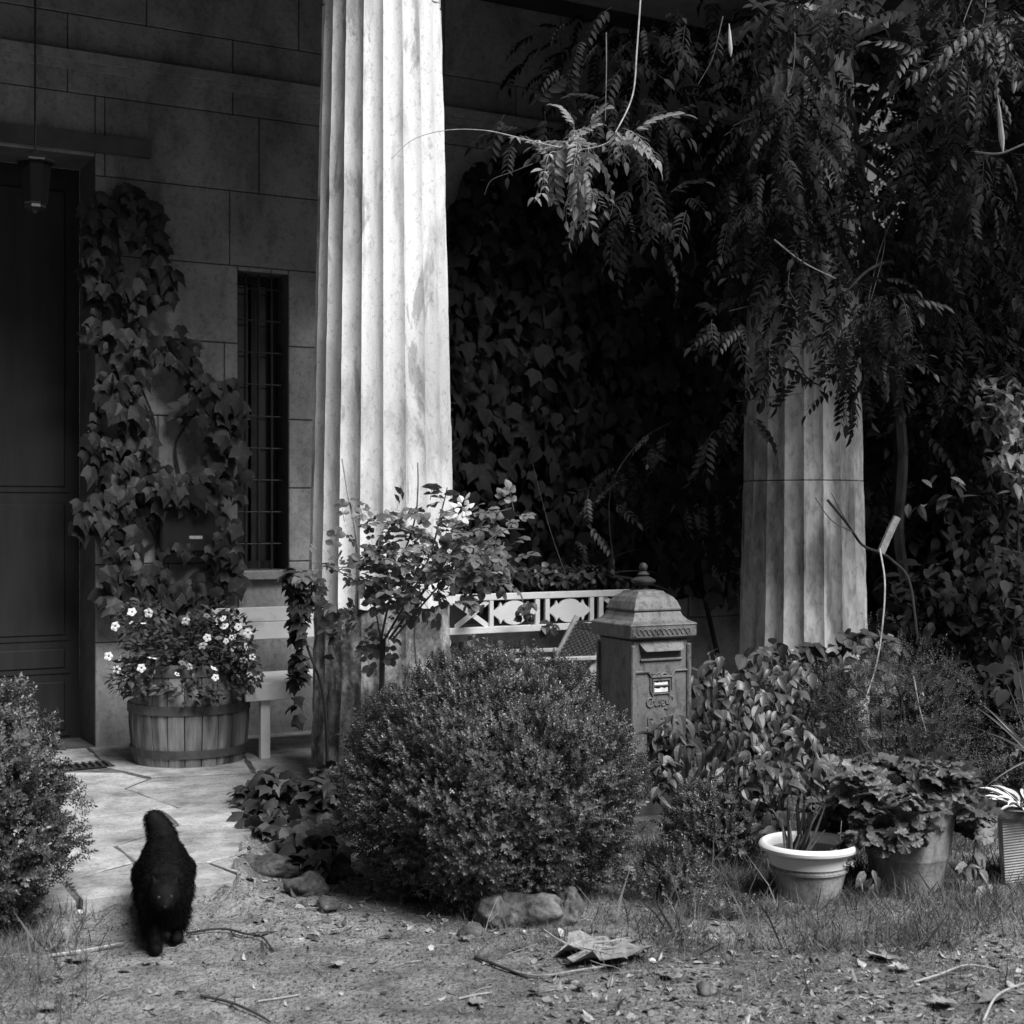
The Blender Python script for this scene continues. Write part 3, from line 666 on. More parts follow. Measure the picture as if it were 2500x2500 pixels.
# stuff growing flat against walls, given as outlines in the plane parallel to the facade
TIVY = [(lambda a: (a[0], a[1]))(T_lobed([(x * k, y) for x, y in IVY], d_)) for k, d_ in ((1, .35), (.85, .55), (1.1, .25))]
def climber(name, label, outline, holes, t0, t1, n, L, tmpl, mat, cat='climber', seed=1, hang=.9, nparts=290, density=None, z0=None, clear=None):
    g = random.Random(seed); ms = []; xs_ = [p[0] for p in outline]; ys_ = [p[1] for p in outline]
    while len(ms) < n:
        x, y = g.uniform(min(xs_), max(xs_)), g.uniform(min(ys_), max(ys_))
        if not inpoly(x, y, outline) or any(inpoly(x, y, h) for h in holes): continue
        if density and g.random() > density(x, y): continue
        tt = lerp(t0, t1, g.random() ** 1.3); s, z = onT(x, y, tt); p = st(s, tt, z)
        nrm = NN * 1. + np.array([0, 0, .35]) + rvec(g, .35); d = np.array([0, 0, -hang]) + NN * .25 + U * g.gauss(0, .45) + np.array([0, 0, g.gauss(0, .15)])
        ms.append(fr(d, nrm, L * g.uniform(.5, 1.25), p))
    b = np.mean([m[:3, 3] for m in ms], axis=0); t = thing(name, label, cat, (b[0], b[1], .07 if z0 is None else z0))
    foliage(t, tmpl, ms, mat, nparts); return t, ms
IO = [(215, 480), (300, 440), (395, 500), (405, 620), (440, 680), (470, 740), (480, 790), (470, 900), (500, 905), (520, 930), (560, 910), (585, 960), (590, 1050), (595, 1150), (600, 1270), (575, 1300), (590, 1390), (590, 1415), (545, 1415), (500, 1345), (490, 1370), (540, 1470), (530, 1500), (470, 1540), (300, 1500), (225, 1440), (230, 1350), (190, 1330), (175, 1260), (215, 1180), (200, 1080), (235, 980), (230, 800), (210, 640)]
IH = [[(345, 890), (425, 890), (430, 995), (395, 1020), (345, 1000)], [(430, 640), (470, 700), (480, 800), (430, 780)], [(200, 1380), (240, 1380), (250, 1500), (200, 1500)], [(370, 1070), (515, 1070), (530, 1130), (470, 1165), (440, 1150), (370, 1115)], [(352, 1250), (388, 1250), (385, 1330), (352, 1400)], [(392, 1340), (500, 1340), (500, 1385), (440, 1385), (392, 1362)], [(392, 1245), (530, 1230), (530, 1325), (392, 1325)], [(508, 960), (530, 950), (540, 985), (510, 1000)], [(560, 1130), (582, 1130), (582, 1190), (566, 1190)]]
creeper, cm = climber('virginia_creeper', 'large-leaved dark creeper hanging over the wall by the doorway and letterbox', IO, IH, .04, .24, 760, .125, TIVY, 'leaf_ivy', seed=21, density=lambda x, y: max(0., min(1, .62 + 1.5 * mnoise.noise(Vector((x * .011, y * .011, 4))))) * (1 if y < 1360 or x > 250 else .5))
for pts in ([(370, 1480), (385, 1330), (360, 1200), (380, 1050), (330, 900), (300, 700), (280, 500)], [(385, 1330), (440, 1200), (430, 1080), (500, 1000), (560, 960)], [(350, 1460), (350, 1350), (372, 1300), (250, 1150), (240, 950)]):
    poly_tube(creeper, 'stem', [st(onT(x, y, .03)[0], .03, onT(x, y, .03)[1]) for x, y in pts], .011, 'bark')
# climber over the shaded wall to the right of the sunlit column
RO = [(1060, 560), (1150, 400), (1500, 300), (2055, 300), (2055, 1600), (1830, 1540), (1800, 1460), (1660, 1440), (1500, 1440), (1060, 1440)]
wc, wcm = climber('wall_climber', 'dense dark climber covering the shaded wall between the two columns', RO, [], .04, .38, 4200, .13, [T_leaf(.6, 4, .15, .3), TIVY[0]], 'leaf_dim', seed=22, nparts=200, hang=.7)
poly_tube(wc, 'stem', [st(3.2, .05, .05), st(3.3, .05, 1.5), st(3., .06, 3.), st(3.6, .06, 4.2)], .02, 'bark')
poly_tube(wc, 'stem', [st(4.6, .05, .05), st(4.3, .05, 1.5), st(4.7, .06, 3.), st(4.6, .06, 4.2)], .02, 'bark')

def blob_leaves(g, regions, L, dirf, up=(0, 0, 1), jit=.5):
    """regions: (px, py, depth, rx px, ry px, rd metres, count)"""
    ms = []
    for (x, y, d, rxp, ryp, rd, n) in regions:
        for i in range(n):
            v = rvec(g); v = v / np.linalg.norm(v) * g.random() ** .4
            dd = d + v[1] * rd; p = P(x + v[0] * rxp, y - v[2] * ryp, dd)
            if p[2] < .01: continue
            c = P(x, y, d); dr = dirf(p, c) + rvec(g, jit); ms.append(fr(dr, np.array(up) + np.array([0, -.35, 0]) + rvec(g, .3), L * g.uniform(.65, 1.25), p))
    return ms
outd = lambda p, c: (p - c) / (np.linalg.norm(p - c) + 1e-6) + np.array([0, -.3, .1])
droop = lambda p, c: np.array([(p - c)[0] * 1.5, (p - c)[1] * 1.5 - .3, -.55])

# petunias in the barrel
g = random.Random(31)
pet = thing('petunia_plant', 'bushy petunia with pale star-striped flowers spilling over the barrel rim', 'flowers', (bc[0], bc[1], .6))
ms = blob_leaves(g, [(450, 1600, 8.1, 160, 90, .3, 1500), (350, 1520, 8.1, 70, 60, .2, 300), (560, 1570, 8.05, 60, 80, .2, 380), (330, 1660, 8.0, 60, 45, .2, 260), (600, 1640, 8.0, 40, 50, .18, 200), (520, 1510, 8.1, 60, 40, .2, 160), (450, 1690, 7.85, 150, 25, .08, 160)], .045, outd)
foliage(pet, T_leaf(.5, 3, .12, .3), ms, 'leaf_boxs', 60)
def petunia(r=.5, striped=False):
    vs = [(0, 0, -.35)]; n = 20; mi = []
    for k, (rr, z) in enumerate(((.12, -.12), (.2, .0), (.42, .06), (1, .02))):
        for j in range(n):
            a = 2 * math.pi * j / n; q = rr * r * (1 + (.13 * math.cos(5 * a) if k == 3 else 0)); vs.append((q * math.cos(a), q * math.sin(a), z * 1 + (.05 * math.cos(5 * a) if k == 3 else 0)))
    fs = [(0, 1 + (j + 1) % n, 1 + j) for j in range(n)]; mi = [1] * n
    for k in range(3):
        for j in range(n):
            fs.append((1 + k * n + j, 1 + k * n + (j + 1) % n, 1 + (k + 1) * n + (j + 1) % n, 1 + (k + 1) * n + j)); mi.append(1 if k < 1 or (striped and k == 2 and j % 4 == 2) or (striped and k == 1) else 0)
    return (np.array(vs), fs), mi
(pt, pmi), (pt2, pmi2) = petunia(), petunia(.5, True)
pm1, pm2 = tmesh('flower', pt, ['petal', 'throat'], pmi), tmesh('flower', pt2, ['petal', 'throat'], pmi2)
inv = wm(pet).inverted()
for (x, y, w_, s_) in [(322, 1494, 23, 0), (363, 1496, 24, 0), (281, 1529, 24, 0), (453, 1515, 22, 0), (265, 1602, 22, 0), (372, 1607, 24, 0), (345, 1631, 22, 0), (445, 1618, 19, 0), (462, 1627, 19, 0), (522, 1632, 19, 0), (526, 1654, 18, 0), (495, 1576, 23, 0), (506, 1557, 20, 0), (534, 1557, 18, 0), (565, 1556, 14, 1), (600, 1578, 20, 1), (573, 1610, 19, 1), (595, 1611, 20, 1), (616, 1604, 17, 1), (582, 1650, 12, 1), (548, 1529, 22, 0), (505, 1503, 18, 0), (582, 1530, 20, 0), (605, 1545, 22, 0), (285, 1634, 20, 1), (293, 1607, 16, 1), (545, 1510, 18, 0), (376, 1645, 20, 1), (432, 1646, 14, 1), (350, 1522, 14, 0), (320, 1520, 12, 0), (552, 1565, 15, 0)]:
    d = 7.78 + g.uniform(-.05, .05); p = P(x, y, d); nd = np.array([0, -1, .35]) + rvec(g, .28)
    link('flower', pm2 if s_ else pm1, pet, mat=inv @ Matrix(fr(rvec(g), nd, w_ * 2 / 2.2 / F * d * 1.05 * (1 if not s_ else 1), p).tolist()))

# rose bush in front of the sunlit column
g = random.Random(41); RSE = [T_rose(random.Random(k)) for k in range(4)]
rb = P(960, 1250, 6.55); rose = thing('rose_bush', 'leggy rose bush with one white bloom in front of the sunlit column', 'rose', (rb[0], rb[1], 0))
ms = blob_leaves(g, [(1010, 1390, 6.5, 130, 60, .25, 85), (1110, 1330, 6.5, 90, 60, .2, 50), (950, 1320, 6.55, 80, 45, .2, 26), (1130, 1400, 6.6, 100, 45, .2, 36), (850, 1400, 6.6, 80, 50, .2, 18), (1040, 1450, 6.55, 110, 35, .2, 40), (900, 1530, 6.7, 60, 60, .15, 24), (1120, 1245, 6.5, 45, 25, .1, 8), (960, 1245, 6.5, 50, 15, .1, 7), (1230, 1265, 6.4, 50, 25, .1, 10), (1200, 1330, 6.45, 80, 30, .1, 12), (1055, 1225, 6.5, 30, 15, .08, 4), (840, 1290, 6.5, 60, 30, .1, 5), (790, 1390, 6.6, 40, 50, .1, 6), (1220, 1370, 6.5, 40, 30, .1, 6)], .115, outd, jit=.6)
foliage(rose, RSE, ms, 'leaf_rose', 290)
for pts, r, mt in [([(870, 1500, 6.6), (872, 1400, 6.55), (868, 1300, 6.5), (850, 1210, 6.5), (835, 1120, 6.5)], .008, 'stem_pale'), ([(930, 1560, 6.6), (960, 1430, 6.55), (1010, 1280, 6.5), (1020, 1200, 6.5), (1020, 1130, 6.5)], .006, 'stem'), ([(940, 1560, 6.6), (1040, 1380, 6.5), (1080, 1240, 6.5), (1092, 1190, 6.5)], .006, 'stem'), ([(950, 1560, 6.6), (1120, 1330, 6.45), (1200, 1260, 6.4), (1250, 1240, 6.4)], .006, 'stem'), ([(960, 1560, 6.6), (1100, 1400, 6.4), (1220, 1300, 6.4), (1280, 1292, 6.4)], .005, 'stem'),
                   ([(880, 1270, 6.5), (872, 1245, 6.5), (880, 1230, 6.5)], .004, 'stem'), ([(1016, 1620, 6.4), (1012, 1540, 6.4), (1028, 1480, 6.4), (1020, 1400, 6.4)], .005, 'stem'), ([(930, 1560, 6.6), (900, 1450, 6.6), (800, 1380, 6.6), (760, 1375, 6.6)], .004, 'stem'), ([(935, 1560, 6.62), (930, 1800, 6.7), (940, 2050, 6.7)], .014, 'bark')]:
    poly_tube(rose, 'cane', [P(*q) for q in pts], r, mt)
fl = MB()
for k in range(13):
    a = k * 2.4; rr = .008 + .0026 * k; c0 = P(1130, 1240, 6.38); d = np.array([math.cos(a), -.5 + .05 * k, math.sin(a)]); q = T_leaf(1.1, 3, -.3, .4)
    m_ = fr(d + np.array([0, -.3, .3]), -np.array([math.cos(a), -.2, math.sin(a)]), .022 + .0017 * k, c0 + np.array([math.cos(a) * rr * .6, 0, math.sin(a) * rr]))
    fl.add(q[0] @ m_[:3, :3].T + m_[:3, 3], q[1])
fl.build('bloom', 'petal', rose, smooth=True)

# ivy on the left flank of the sunlit column and ivy spreading at its foot
g = random.Random(43); b = P(740, 1250, 7.2); SIVY = [T_lobed([(x * k, y) for x, y in IVY], .3) for k in (1, .8)]
DZ = .72
civ = thing('ivy', 'small-leaved ivy trailing down the left flank of the sunlit column', 'ivy', (b[0], b[1], .07))
ms = blob_leaves(g, [(720, 1410, 7.15, 28, 30, .1, 70), (732, 1470, 7.15, 26, 45, .1, 60), (730, 1540, 7.15, 20, 50, .1, 40), (728, 1630, 7.15, 18, 50, .1, 45), (770, 1420, 7.1, 40, 40, .08, 16), (800, 1540, 7.15, 50, 80, .06, 14), (722, 1720, 7.3, 12, 50, .06, 8)], .07, droop)
foliage(civ, SIVY, ms, 'leaf_ivy', 280)
poly_tube(civ, 'stem', [P(800, 1900, 7.15), P(790, 1700, 7.15), P(745, 1560, 7.15), P(742, 1460, 7.15), P(722, 1400, 7.15)], .009, 'bark')
giv = thing('ivy', 'glossy ivy mound spreading over the paving edge left of the big round bush', 'ivy', G(680, 2000, 0))
ms = blob_leaves(g, [(680, 1950, 6.9, 100, 70, .3, 260), (640, 2010, 6.5, 70, 30, .2, 90), (750, 2050, 6.2, 90, 60, .35, 200), (610, 1930, 7.0, 30, 40, .1, 30), (800, 1960, 6.7, 80, 110, .25, 200), (720, 1915, 7.05, 60, 20, .1, 40), (790, 2110, 5.8, 60, 50, .2, 80)], .09, droop)
foliage(giv, SIVY, ms, 'leaf_ivy', 290)
MB().tube([G(820, 2040), G(740, 2010), G(640, 1990)], .008).build('stem', 'bark', giv)

# plants crowding the fretwork planter
g = random.Random(47)
pl = thing('trailing_plant', 'mixed leafy plants spilling over the white fretwork rail', 'plant', st(2.6, 1.0, .75))
ms = blob_leaves(g, [(1200, 1408, 8.9, 110, 32, .1, 260), (1340, 1408, 9.1, 110, 26, .1, 260), (1420, 1400, 9.2, 90, 26, .1, 120), (1150, 1380, 8.85, 60, 45, .1, 110), (1285, 1490, 8.5, 18, 40, .04, 20), (1155, 1460, 8.4, 36, 36, .05, 22), (1340, 1530, 8.6, 16, 22, .04, 14), (1480, 1422, 9.3, 60, 20, .1, 60), (1160, 1560, 8.3, 60, 20, .05, 12)], .06, droop)
foliage(pl, T_leaf(.8, 4, .12, .3), ms, 'leaf_gloss', 200)
bl = [T_leaf(.09, 7, .3, .9), T_leaf(.07, 7, .3, .5)]
ms = [fr((g.uniform(-1, 1), -.4, g.uniform(.3, 1.2)), (0, -.3, 1), g.uniform(.25, .5), P(1430 + g.gauss(0, 35), 1430, 9.25)) for i in range(9)]
foliage(pl, bl, ms, 'leaf_gloss', 22, 'blade')

# broad-leaved evergreen shrubs right of the post box
g = random.Random(53); BL = [T_leaf(.42, 5, .2, .35), T_leaf(.55, 5, .14, .2), T_leaf(.48, 5, .3, .55)]
b1 = G(1850, 2020); sh = thing('evergreen_shrub', 'broad-leaved glossy shrub growing beside the post box', 'shrub', b1)
ms = blob_leaves(g, [(1730, 1640, 7.2, 55, 55, .2, 70), (1790, 1740, 7.1, 110, 90, .3, 230), (1760, 1840, 6.8, 130, 80, .3, 220), (1870, 1800, 7.0, 110, 110, .3, 200), (1640, 1800, 6.5, 60, 60, .2, 90), (1900, 1640, 7.4, 90, 70, .3, 110)], .075, droop, jit=.6)
foliage(sh, BL, ms, 'leaf_gloss', 290)
for x in (1700, 1780, 1850, 1900): poly_tube(sh, 'stem', [P(1820, 2000, 6.8), P((x + 1820) / 2, 1850, 6.9), P(x, 1690, 7.0)], .012, 'bark')
sh2 = thing('evergreen_shrub', 'lower glossy shrub in front, between the small box bush and the geranium pot', 'shrub', G(1930, 2130))
ms = blob_leaves(g, [(1860, 1900, 6.2, 100, 70, .25, 180), (1830, 1960, 6.1, 100, 60, .2, 110), (1890, 2010, 6.0, 40, 40, .15, 30), (1610, 1900, 6.2, 40, 70, .15, 60), (1960, 1800, 6.6, 60, 40, .2, 60), (2000, 1900, 6.5, 50, 60, .15, 90), (1990, 1980, 6.2, 40, 40, .1, 50)], .068, droop, jit=.6)
foliage(sh2, BL, ms, 'leaf_gloss', 290)
for x in (1830, 1900, 1960): poly_tube(sh2, 'stem', [P(1920, 2080, 6.1), P((x + 1920) / 2, 2000, 6.15), P(x, 1900, 6.2)], .01, 'bark')
# climbing growth at the foot of the right-hand column
cf = thing('ivy', 'round-leaved climber clinging to the foot of the right-hand column', 'ivy', G(1900, 1790))
ms = blob_leaves(g, [(1880, 1600, 8.4, 70, 30, .1, 60), (1990, 1590, 8.4, 60, 30, .1, 45), (1850, 1660, 8.3, 80, 50, .15, 90), (2080, 1560, 8.4, 40, 30, .1, 35), (2150, 1600, 8.3, 60, 60, .2, 90), (2110, 1660, 8.0, 60, 60, .2, 70)], .085, droop)
foliage(cf, [T_leaf(.8, 4, .12, .2)], ms, 'leaf_rose', 200)
poly_tube(cf, 'stem', [P(1960, 1780, 8.3), P(2000, 1650, 8.35), P(2090, 1560, 8.4)], .01, 'bark')

# geranium in the big pale pot
g = random.Random(59); GER = T_ger()
gp = G(2215, 2165); gpt = thing('flower_pot', 'large pale tapering pot under the scalloped geranium leaves', 'pot', gp)
MB().lathe((0, 0, 0), [(.001, .01), (.125, .0), (.135, .02), (.152, .12), (.156, .125), (.158, .13), (.187, .33), (.203, .335), (.206, .36), (.2, .375), (.186, .37), (.18, .33), (.001, .32)], 48).build('pot_body', 'pot_grey', gpt, world=False, smooth=True)
MB().lathe((0, 0, 0), [(.001, .345), (.182, .335)], 24).build('soil', 'potsoil', gpt, world=False)
ger = thing('geranium', 'geranium with scalloped rounded leaves spilling over the large pot', 'plant', (gp[0], gp[1], .34))
ms = blob_leaves(g, [(2190, 1960, 5.6, 160, 62, .2, 260), (2080, 1900, 5.6, 70, 60, .15, 70), (2300, 1900, 5.6, 80, 60, .15, 90), (2380, 1990, 5.6, 50, 40, .12, 40), (2160, 2035, 5.48, 110, 24, .1, 70), (2040, 1990, 5.75, 50, 50, .1, 50), (2200, 1880, 5.7, 140, 40, .15, 90)], .072, lambda p, c: np.array([(p - c)[0] * 2.2, (p - c)[1] * 2 - .5, -.25]), jit=.5)
foliage(ger, GER, ms, 'leaf_rose', 290)
for i in range(9):
    x = g.uniform(2090, 2360); poly_tube(ger, 'stalk', [P(2210, 2060, 5.69), P((x + 2210) / 2, 1960, 5.65), P(x, 1890 + g.uniform(-10, 60), 5.6)], .005, 'stem')

# rimmed bowl pot with cut stalks
bp = G(1975, 2190); bowl = thing('flower_pot', 'wide pale bowl pot with bright rolled rim and cut dark stalks', 'pot', bp)
MB().lathe((0, 0, 0), [(.001, .0), (.11, .0), (.118, .02), (.138, .105), (.146, .108), (.147, .116), (.142, .12), (.152, .17), (.16, .178)], 56).build('pot_body', 'pot_grey', bowl, world=False, smooth=True)
MB().lathe((0, 0, 0), [(.16, .178), (.176, .18), (.186, .188), (.188, .198), (.182, .208), (.172, .212), (.163, .207), (.158, .195), (.148, .13), (.14, .125)], 64).build('rim', 'pot_rim', bowl, world=False, smooth=True)
MB().lathe((0, 0, 0), [(.001, .135), (.146, .13)], 24).build('soil', 'potsoil', bowl, world=False)
stk = thing('cut_stalks', 'bundle of dark upright cut stalks in the bowl pot', 'plant', (bp[0] - .05, bp[1], .13))
for i in range(26):
    a = g.uniform(0, 6.28); r_ = .035 * g.random() ** .5; b_ = np.array([bp[0] - .055 + r_ * math.cos(a) * 1.5, bp[1] + r_ * math.sin(a), .13]); tp = b_ + np.array([g.uniform(-.015, .13) if i > 7 else g.uniform(-.03, .01), g.uniform(-.03, .05), g.uniform(.1, .22)])
    MB().tube([b_, (b_ + tp) / 2 + rvec(g, .004), tp], [.0055, .005, .003], 6).build('stalk', 'black_metal' if i % 3 else 'stem', stk, smooth=True)
for (x, lab, k) in ((2012, 'crumpled white paper scrap lying in the bowl pot by the stalks', 0), (2042, 'upright folded white paper scrap in the bowl pot', 1), (2072, 'flat pale paper scrap by the right inner rim of the bowl pot', 2)):
    p = P(x, 2085, 5.42); pts = []
    m = MB(); n = 7
    vs = [(p[0] + (i / 6 - .5) * (.05 if k != 1 else .022) + g.gauss(0, .004), p[1] + g.gauss(0, .012), .14 + (j / 4) * (.06 if k == 1 else (.035 if k == 0 else .018)) + g.gauss(0, .004)) for j in range(5) for i in range(n)]
    m.add(vs, [(j * n + i, j * n + i + 1, (j + 1) * n + i + 1, (j + 1) * n + i) for j in range(4) for i in range(n - 1)])
    tag(m.build('paper_scrap', 'paper', smooth=True), lab, 'paper')

# square ribbed planter with striped plant, at the right edge
sq = G(2520, 2150); sqp = thing('ribbed_planter', 'square pale planter with slanting ribs cut off by the right edge', 'planter', sq, R(-14))
def sqr(mb, rr, closed=True):
    vs = []
    for (r, z) in rr: vs += [(-r, -r, z), (r, -r, z), (r, r, z), (-r, r, z)]
    return mb.add(vs, [(4 * k + j, 4 * k + (j + 1) % 4, 4 * k + 4 + (j + 1) % 4, 4 * k + 4 + j) for k in range(len(rr) - 1) for j in range(4)] + [(3, 2, 1, 0)])
sqr(MB(), [(.108, 0), (.122, .26), (.113, .26), (.11, .2)]).build('pot_body', 'pot_pale', sqp, world=False)
sqr(MB(), [(.1225, .2605), (.138, .262), (.14, .285), (.134, .295), (.118, .292), (.114, .2606)]).build('rim', 'pot_grey', sqp, world=False, bevel=.004)
m = MB()
for i in range(30):
    z = -.03 + i * .0105
    for (ax, sg) in ((0, -1), (0, 1), (1, -1), (1, 1)):
        pts = []
        for k in range(5):
            u = -1 + 2 * k / 4; zz = z + .022 * u; 
            if zz < .004 or zz > .256: continue
            r = .108 + .014 * zz / .26; pts.append((u * r, sg * r, zz) if ax == 0 else (sg * r, u * r, zz))
        if len(pts) > 1: m.tube(pts, .0035, 5)
m.build('ribbing', 'pot_pale', sqp, world=False, kind='stuff')
MB().add([(-.11, -.11, .25), (.11, -.11, .25), (.11, .11, .25), (-.11, .11, .25)], [(0, 1, 2, 3)]).build('soil', 'potsoil', sqp, world=False)
sp = thing('striped_plant', 'small plant with white-margined leaves in the ribbed planter', 'plant', (sq[0], sq[1], .25))
lv, lf = T_leaf(.36, 6, .2, .55); lm = bpy.data.meshes.new('leaf')
def margined():
    vs = [(0, 0, 0)]; 
    for i in range(1, 7):
        y = i / 7; ww = .17 * math.sin(math.pi * y) ** .7; z = -.45 * y * y
        vs += [(-ww, y, z + .05), (-ww * .5, y, z + .01), (ww * .5, y, z + .01), (ww, y, z + .05)]
    vs.append((0, 1, -.47)); n = len(vs) - 1; fs = [(0, 2, 1), (0, 3, 2), (0, 4, 3)]; mi = [0, 1, 0]
    for i in range(5):
        a = 1 + 4 * i
        for j in range(3): fs.append((a + j, a + j + 1, a + j + 5, a + j + 4)); mi.append(1 if j == 1 else 0)
    a = n - 4; fs += [(a, a + 1, n), (a + 1, a + 2, n), (a + 2, a + 3, n)]; mi += [0, 1, 0]
    return (np.array(vs), fs), mi
mt_, mmi = margined(); mlf = tmesh('leaf', mt_, ['leaf_white', 'leaf_gloss'], mmi); inv = wm(sp).inverted()
for i in range(30):
    a = i * 2.4; d = np.array([math.cos(a), math.sin(a) - .15, g.uniform(.3, 1.1)]); p = np.array([sq[0] + math.cos(a) * .05 - .02, sq[1] + math.sin(a) * .05, .28 + g.uniform(0, .03)])
    link('leaf', mlf, sp, mat=inv @ Matrix(fr(d, (0, -.2, 1), g.uniform(.09, .15), p).tolist()))

# sword-leaved plant reaching in from the right
hb = P(2525, 1850, 5.9); sw = thing('sword_leaved_plant', 'long narrow sword leaves reaching in from the right edge', 'plant', (hb[0], hb[1], 0))
for (x, y, d, w_) in [(2385, 1728, 5.9, .012), (2400, 1722, 6.0, .014), (2390, 1935, 5.7, .008), (2480, 1600, 5.9, .008), (2495, 1590, 6., .007), (2430, 1760, 6.1, .006), (2360, 1770, 6., .005), (2410, 1790, 5.8, .007), (2640, 1650, 5.8, .014), (2620, 1900, 5.7, .012), (2560, 1560, 6.1, .012), (2540, 1980, 5.6, .008), (2450, 1650, 6.2, .005)]:
    e = P(x, y, d); n = 8; mid = (hb + e) / 2 + np.array([0, 0, .03]); vs = []
    for k in range(n + 1):
        u = k / n; p = hb * (1 - u) ** 2 + mid * 2 * u * (1 - u) + e * u * u; dd = e - hb; sd = np.cross(dd, (0, 1, .3)); sd /= np.linalg.norm(sd); ww = w_ * (1 - u ** 2.2) * .5 + .0006
        vs += [p - sd * ww, p + np.array([0, .003, -.002]), p + sd * ww]
    fs = [(3 * k + j, 3 * k + j + 1, 3 * k + j + 4, 3 * k + j + 3) for k in range(n) for j in range(2)]
    MB().add(vs, fs).build('blade', 'leaf_pale', sw)
MB().tube([(hb[0], hb[1], -.02), tuple(hb)], .02, 8).build('stem', 'bark', sw, smooth=True)
# ================================================================== WISTERIA AND TREES
g = random.Random(61); PIN = [T_pinnate(random.Random(k)) for k in range(5)]
C2w = np.array([C2[0], C2[1], 0])
wi = thing('wisteria', 'old wisteria with feathery hanging leaves smothering the right-hand column and eaves', 'wisteria', (2.25, 8.7, 0))
hang = lambda p, c: np.array([(p - c)[0] * 2.2, (p - c)[1] - .35, -.38])
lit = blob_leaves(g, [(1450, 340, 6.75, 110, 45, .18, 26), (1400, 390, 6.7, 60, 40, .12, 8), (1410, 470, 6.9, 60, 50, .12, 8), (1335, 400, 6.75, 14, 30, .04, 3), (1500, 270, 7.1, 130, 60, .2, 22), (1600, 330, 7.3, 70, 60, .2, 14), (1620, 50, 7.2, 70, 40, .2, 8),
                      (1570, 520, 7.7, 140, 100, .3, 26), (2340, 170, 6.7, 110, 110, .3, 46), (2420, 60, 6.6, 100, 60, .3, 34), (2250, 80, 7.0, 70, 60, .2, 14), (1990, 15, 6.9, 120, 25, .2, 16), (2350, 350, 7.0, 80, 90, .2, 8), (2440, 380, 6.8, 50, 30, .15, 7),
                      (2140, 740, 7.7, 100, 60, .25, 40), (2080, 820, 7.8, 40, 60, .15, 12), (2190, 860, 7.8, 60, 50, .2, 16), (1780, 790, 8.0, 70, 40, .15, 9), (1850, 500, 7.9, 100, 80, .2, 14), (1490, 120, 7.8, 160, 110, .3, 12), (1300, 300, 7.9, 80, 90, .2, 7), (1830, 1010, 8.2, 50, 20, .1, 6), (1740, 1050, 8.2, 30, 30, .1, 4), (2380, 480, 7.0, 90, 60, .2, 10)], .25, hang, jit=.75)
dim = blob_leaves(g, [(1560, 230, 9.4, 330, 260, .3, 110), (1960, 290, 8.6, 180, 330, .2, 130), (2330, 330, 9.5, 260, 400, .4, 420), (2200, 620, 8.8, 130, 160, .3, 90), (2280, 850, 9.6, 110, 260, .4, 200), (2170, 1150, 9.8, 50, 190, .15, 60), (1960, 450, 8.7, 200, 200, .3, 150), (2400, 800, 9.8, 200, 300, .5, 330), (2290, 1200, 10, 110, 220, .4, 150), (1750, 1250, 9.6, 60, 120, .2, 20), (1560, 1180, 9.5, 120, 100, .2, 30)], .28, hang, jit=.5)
for i in range(900):                                   # roof of growth over eaves and column, added for its shade
    p = np.array([g.uniform(.9, 5.6), g.uniform(7.8, 10.2), g.uniform(4.3, 5.9)]); 
    if p[0] < 2.2 and p[1] < 8.2: continue
    dim.append(fr(rvec(g, .5) + np.array([0, -.3, -.4]), (0, -.2, 1), g.uniform(.24, .34), p))
for i in range(800):
    p = np.array([g.uniform(2.4, 5.2), g.uniform(8.3, 9.5), g.uniform(1.9, 5.6)]); 
    if p[2] < 2.1 + (p[0] - 1.8) * 1.0: continue
    dim.append(fr(rvec(g, .5) + np.array([0, -.3, -.4]), (0, -.2, 1), g.uniform(.24, .34), p))
for i in range(1300):                                   # unseen growth added above the picture to shade wisteria and column
    p = np.array([g.uniform(2.9, 4.3), g.uniform(6.6, 8.2), g.uniform(4.4, 6.0)])
    dim.append(fr(rvec(g, .5) + np.array([0, -.3, -.4]), (0, -.2, 1), g.uniform(.26, .36), p))
dim += blob_leaves(g, [(1950, 600, 8.15, 150, 180, .12, 110), (1870, 850, 8.15, 70, 60, .1, 14), (2070, 900, 8.1, 40, 120, .1, 22), (2270, 480, 8.0, 120, 200, .3, 130), (1950, 300, 8.1, 90, 170, .25, 40)], .28, hang, jit=.5)  # dark sprays added to hide and shade the right column's upper shaft
def glint(p):
    x = p[:, 0] / p[:, 1] * F + 1250; y = 1250 - (p[:, 2] - CAMZ) / p[:, 1] * F; return (x > 2060) & (x < 2215) & (y > 150) & (y < 700)
dim = np.array(dim); dim = dim[~(glint(dim[:, :3, 3]) & (np.arange(len(dim)) % 10 < 8))]
for (x, y, d, n) in ((1450, 340, 6.8, 1), (2340, 170, 6.8, 2), (2140, 740, 7.8, 2)):
    for k in range(n):
        e = (x + g.gauss(0, 70), y + g.gauss(0, 50), d); a0 = (x + g.gauss(0, 40) + 60, y - 260 - 40 * k, d + .3)
        poly_tube(wi, 'twig', [P(*a0), P((a0[0] + e[0]) / 2 + g.gauss(0, 30), (a0[1] + e[1]) / 2 - 20, d + .15), P(*e)], .0035, 'stem', taper=.4)
foliage(wi, PIN, lit[:45], 'leaf_wist', 45); foliage(wi, PIN, lit[115:195] + lit[246:314], 'leaf_ivy', 150); foliage(wi, PIN, lit[45:115] + lit[195:246] + lit[314:], 'leaf_dim', 100); scatter('foliage', PIN, dim, 'leaf_dim', wi)  # lit and shaded sprays of one plant get lighter and darker leaf colours
